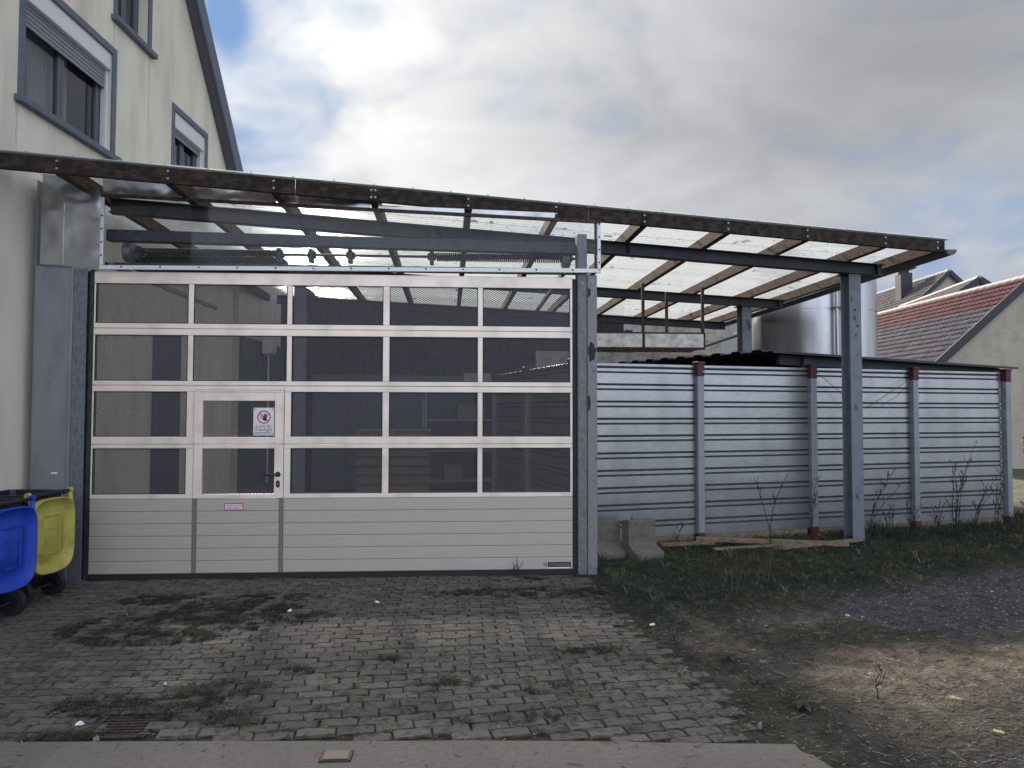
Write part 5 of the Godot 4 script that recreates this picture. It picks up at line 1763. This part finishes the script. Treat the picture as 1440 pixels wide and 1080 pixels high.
func build_weeds() -> void:
	var g := "dry weeds along the container"
	weed("short dry weed right of the barrier blocks", Vector3(6.1, 0, -1.02), 0.42, Vector3(0.12, 0, 0), 2, 61, g)
	weed("tiny dry stalk behind the barrier blocks", Vector3(5.62, 0.0, -1.1), 0.6, Vector3(-0.04, 0, 0), 1, 62, g)
	weed("tall branching dry weed before the second container panel", Vector3(7.2, 0, -1.05), 1.12, Vector3(0.03, 0, 0), 2, 63, g)
	weed("dry weed beside the middle plum bracket", Vector3(7.85, 0, -1.3), 0.85, Vector3(0.12, 0, 0), 2, 64, g)
	weed("bent dry weed leaning right in front of the column foot", Vector3(8.42, 0, -1.12), 1.05, Vector3(0.5, 0, 0), 3, 65, g)
	weed("low dry weed just right of the column", Vector3(8.95, 0, -1.45), 0.55, Vector3(0.05, 0, 0), 3, 66, g)
	weed("sparse dry weed left of the third plum bracket", Vector3(9.25, 0, -1.55), 0.6, Vector3(0.1, 0, 0), 2, 67, g)
	weed("thin low dry weed at the third plum bracket", Vector3(9.65, 0, -1.6), 0.5, Vector3(0.02, 0, 0), 3, 68, g)
	weed("tallest dry weed before the last container panel", Vector3(9.95, 0, -1.7), 1.32, Vector3(0.06, 0, 0), 4, 69, g)
	weed("dry weed with dark seed heads leaning from the tallest weed", Vector3(10.1, 0, -1.62), 1.0, Vector3(0.3, 0, 0), 3, 70, g)
	weed("bushy dry weed right of the tallest weed", Vector3(10.55, 0, -1.8), 1.0, Vector3(0.1, 0, 0), 3, 71, g)
	weed("last dry weed before the container corner", Vector3(11.0, 0, -1.95), 0.4, Vector3(0.15, 0, 0), 3, 72, g)
	weed("low scrubby dry weed between column and third bracket", Vector3(9.1, 0, -1.3), 0.4, Vector3(-0.1, 0, 0), 4, 81, g)
	weed("sparse dry weed just right of the third plum bracket", Vector3(9.8, 0, -1.45), 0.7, Vector3(-0.08, 0, 0), 2, 82, g)
	weed("thin dry weed nearest the last container post", Vector3(11.25, 0, -2.1), 0.55, Vector3(-0.2, 0, 0), 3, 83, g)
	weed("low dry weed in the grass before the last container panel", Vector3(10.3, 0, -1.35), 0.45, Vector3(0.15, 0, 0), 4, 84, g)
	weed("short forked dry weed in the grass right of the column foot", Vector3(8.75, 0, -1.0), 0.35, Vector3(0.2, 0, 0), 3, 85, g)
	weed("small green shoot at the door seal near the maker's plate", Vector3(4.18, 0, 0.06), 0.16, Vector3(0.05, 0, 0), 2, 73, "")
	weed("single dry stalk in the dirt at the lower right", Vector3(5.97, 0, 3.3), 0.26, Vector3(0.03, 0, 0), 1, 74, "")
	weed("short twig plant at the edge of the paving", Vector3(5.13, 0, 2.42), 0.16, Vector3(-0.05, 0, 0), 1, 75, "")
	rng.seed = 640
	var rl := ["leafy rosette weed at the edge of the paving", "larger leafy rosette weed in the dirt by the concrete strip", "pale rosette weed between the two leafy ones"]
	for k in 3:
		var o := thing("rosette_weed", rl[k], "weed", [Vector3(5.4, 0.005, 2.58), Vector3(5.52, 0.005, 3.4), Vector3(5.42, 0.005, 3.02)][k])
		for i in 9:
			var a := TAU * i / 9 + rng.randf() * 0.4
			var d := Vector3(cos(a), 0, sin(a))
			var sd := Vector3(-d.z, 0, d.x)
			var l := rng.randf_range(0.04, 0.085)
			var st := mb()
			var prev := []
			for j in 5:
				var u := j / 4.0
				var c := d * l * u + Vector3.UP * (0.035 * sin(u * 2.6))
				var w := sd * (0.002 + 0.017 * sin(u * PI * 0.95))
				var cur := [c - w + Vector3.UP * 0.006, c, c + w + Vector3.UP * 0.006]
				if prev:
					poly(st, [prev[0], prev[1], cur[1], cur[0]], Vector3.UP)
					poly(st, [prev[1], prev[2], cur[2], cur[1]], Vector3.UP)
				prev = cur
			part(o, "leaf", st, M.leaf)
	var gl := ["tall pale grass stalks left in the dark grass", "tall pale grass stalks right in the dark grass"]
	for k in 2:
		var o := thing("grass_stalks", gl[k], "grass stalks", [Vector3(5.98, 0, 1.05), Vector3(6.5, 0, 0.5)][k])
		var st := mb()
		for i in 4:
			var t := Vector3(rng.randf_range(-0.28, 0.22), rng.randf_range(0.3, 0.5), rng.randf_range(-0.1, 0.1))
			tube(st, [Vector3(i * 0.02, 0, 0), Vector3(i * 0.02, 0, 0) + t * Vector3(0.35, 0.6, 0.35), Vector3(i * 0.02, 0, 0) + t], 0.0022, 4, 0.001)
		part(o, "stalk", st, M.stem_pale).set_meta("kind", "stuff")

# ------------------------------------------------------------------ litter, grate, cover
func scrap(called: String, label: String, cat: String, at: Vector3, s: Vector3, m: Material, sd: int) -> void:
	rng.seed = sd
	var o := thing(called, label, cat, at, rng.randf() * TAU)
	var st := mb()
	var n := 9
	s *= Vector3(0.75, 0.55, 0.75)
	var top := []
	var low := []
	for k in n:
		var a := TAU * k / n
		var r := rng.randf_range(0.35, 1.15)
		var p := Vector3(cos(a) * s.x * r * 0.5, s.y * rng.randf_range(0.3, 1.5), sin(a) * s.z * r * 0.5)
		top.append(p)
		low.append(Vector3(p.x * 1.1, 0.0, p.z * 1.1))
	var c := Vector3(0, s.y * 1.1, 0)
	for k in n:
		poly(st, [top[k], top[(k + 1) % n], c], Vector3.UP)
		poly(st, [low[k], low[(k + 1) % n], top[(k + 1) % n], top[k]], Vector3(top[k].x, 0.0, top[k].z))
	part(o, "scrap", st, m)

func build_small_things() -> void:
	scrap("paper_scrap", "white paper scrap on the paving before the middle of the door", "litter", Vector3(2.907, 0.004, 0.957), Vector3(0.09, 0.01, 0.05), M.paper, 1)
	scrap("paper_scrap", "crumpled white scrap on the paving below the wicket door", "litter", Vector3(2.232, 0.004, 1.21), Vector3(0.05, 0.025, 0.05), M.paper, 2)
	scrap("paper_scrap", "white scrap in the weeds left of the drain grate", "litter", Vector3(1.655, 0.004, 3.355), Vector3(0.055, 0.02, 0.04), M.paper, 3)
	scrap("paper_scrap", "tiny pale scrap on the paving above the drain grate", "litter", Vector3(1.87, 0.004, 2.8), Vector3(0.03, 0.012, 0.02), M.paper, 4)
	scrap("paper_scrap", "pale blue scrap where paving meets the grass", "litter", Vector3(5.128, 0.01, 1.772), Vector3(0.13, 0.01, 0.06), M.paper, 5)
	scrap("paper_scrap", "small white speck beside the bins on the paving", "litter", Vector3(0.95, 0.004, 1.25), Vector3(0.025, 0.012, 0.02), M.paper, 12)
	scrap("dead_leaf", "yellow dead leaf on the light dirt", "leaf", Vector3(6.45, 0.012, 3.303), Vector3(0.1, 0.014, 0.045), M.dry_leaf, 6)
	scrap("dead_leaf", "broad tan dead leaf near the lower right corner", "leaf", Vector3(6.4, 0.012, 3.74), Vector3(0.09, 0.01, 0.05), M.dry_leaf, 7)
	scrap("stone", "reddish stone at the end of the concrete strip", "stone", Vector3(5.2, 0.004, 3.6), Vector3(0.04, 0.035, 0.04), M.stone, 8)
	scrap("stone", "pale stone half buried in the mossy dirt", "stone", Vector3(5.609, 0.0, 2.641), Vector3(0.09, 0.025, 0.05), M.stone, 9)
	scrap("stone", "grey pebble by the drain grate on the strip edge", "stone", Vector3(1.83, 0.0, 3.54), Vector3(0.04, 0.03, 0.035), M.stone, 10)
	scrap("stone", "loose stone on the dirt beside the dead leaf", "stone", Vector3(6.05, 0.004, 3.52), Vector3(0.05, 0.03, 0.04), M.stone, 11)
	var d := thing("drain_grate", "rusty square drain grate set in the weedy paving", "drain", Vector3(1.885, 0, 3.35))
	var fr := mb()
	for q in [[-0.16, -0.13, -0.16, 0.16], [0.13, 0.16, -0.16, 0.16], [-0.13, 0.13, -0.16, -0.13], [-0.13, 0.13, 0.13, 0.16]]:
		bx(q[0], q[1], -0.05, -0.002, q[2], q[3], 0.003, fr)
	part(d, "frame", fr, M.iron)
	for k in 7:
		part(d, "grate_bar", bx(-0.129, 0.129, -0.04, -0.006, -0.115 + k * 0.036, -0.097 + k * 0.036, 0.003), M.iron)
	part(d, "pit", bx(-0.129, 0.129, -0.07, -0.05, -0.129, 0.129, 0.0), M.dark_inside)
	var v := thing("valve_cover", "small iron valve cover in the concrete strip", "cover", Vector3(3.06, 0, 3.8))
	part(v, "rim", bx(-0.075, 0.075, 0.0, 0.016, -0.05, 0.06, 0.004), M.iron)
	part(v, "lid", bx(-0.06, 0.06, 0.016, 0.021, -0.038, 0.048, 0.003), M.stone)

# ------------------------------------------------------------------ things stored in the yard behind the door
func build_yard_goods() -> void:
	rng.seed = 909
	var p := thing("pallet_stack", "stack of wooden pallets in the dim yard behind the mesh windows", "pallets", Vector3(2.45, 0, -5.2), 0.06)
	for k in 9:
		for j in 3:
			part(p, "block_row", bx(-0.6, 0.6, k * 0.15, k * 0.15 + 0.1, -0.4 + j * 0.37, -0.3 + j * 0.37, 0.004), M.board)
		for j in 5:
			part(p, "slat", bx(-0.6, 0.6, k * 0.15 + 0.103, k * 0.15 + 0.125, -0.41 + j * 0.19, -0.31 + j * 0.19, 0.003), M.board)
	var sh := thing("storage_shelf", "grey steel shelf with boxes against the rear building inside the yard", "shelf", Vector3(3.7, 0, -7.9), 0.164)
	for x in [-0.9, 0.9]:
		for z in [-0.25, 0.25]:
			part(sh, "upright", bx(x - 0.02, x + 0.02, 0.0, 2.2, z - 0.02, z + 0.02, 0.002), M.galv)
	for k in 4:
		part(sh, "shelf_board", bx(-0.87, 0.87, 0.2 + k * 0.62, 0.23 + k * 0.62, -0.27, 0.27, 0.003), M.galv)
	var bl := ["pale carton on the lowest board of the yard shelf", "wide carton on the second board of the yard shelf", "small carton on the third board of the yard shelf", "grey crate on the top board of the yard shelf"]
	for k in 4:
		var c := thing("storage_box", bl[k], "box", Vector3(3.4 + 0.18 * k, 0.235 + k * 0.62, -7.86 - 0.02 * k), 0.164)
		part(c, "carton", bx(-0.2 - 0.05 * k, 0.2 + 0.03 * k, 0.0, 0.3 + 0.03 * (k % 2), -0.16, 0.16, 0.006), [M.board, M.old_wood, M.board, M.galv][k])
	var e := thing("switch_box", "pale switch box with conduit on the dark wall behind the top windows", "switch box", Vector3(-0.11, 2.7, -6.6), deg_to_rad(-3.26))
	part(e, "case", bx(0.0, 0.16, 0.0, 0.42, -0.17, 0.17, 0.01), M.white_alu)
	part(e, "lid", bx(0.16, 0.18, 0.03, 0.39, -0.14, 0.14, 0.006), M.white_alu)
	var cd := mb()
	tube(cd, [Vector3(0.07, -2.4, 0.0), Vector3(0.07, 0.0, 0.0)], 0.018, 8)
	part(e, "conduit", cd, M.white_alu)
	var la := thing("ladder", "wooden ladder leaning on the rear building inside the yard", "ladder", Vector3(1.55, 0, -7.0), 0.1)
	for x in [-0.19, 0.19]:
		var st := mb()
		bar(st, Vector3(x, 0.0, 0.3), Vector3(x, 2.8, -0.35), 0.03, 0.06, 0.003)
		part(la, "rail", st, M.old_wood)
	for k in 9:
		var rg := mb()
		var u := 0.1 + k * 0.098
		tube(rg, [Vector3(-0.19, 2.8 * u, 0.3 - 0.65 * u), Vector3(0.19, 2.8 * u, 0.3 - 0.65 * u)], 0.014, 6)
		part(la, "rung", rg, M.old_wood)
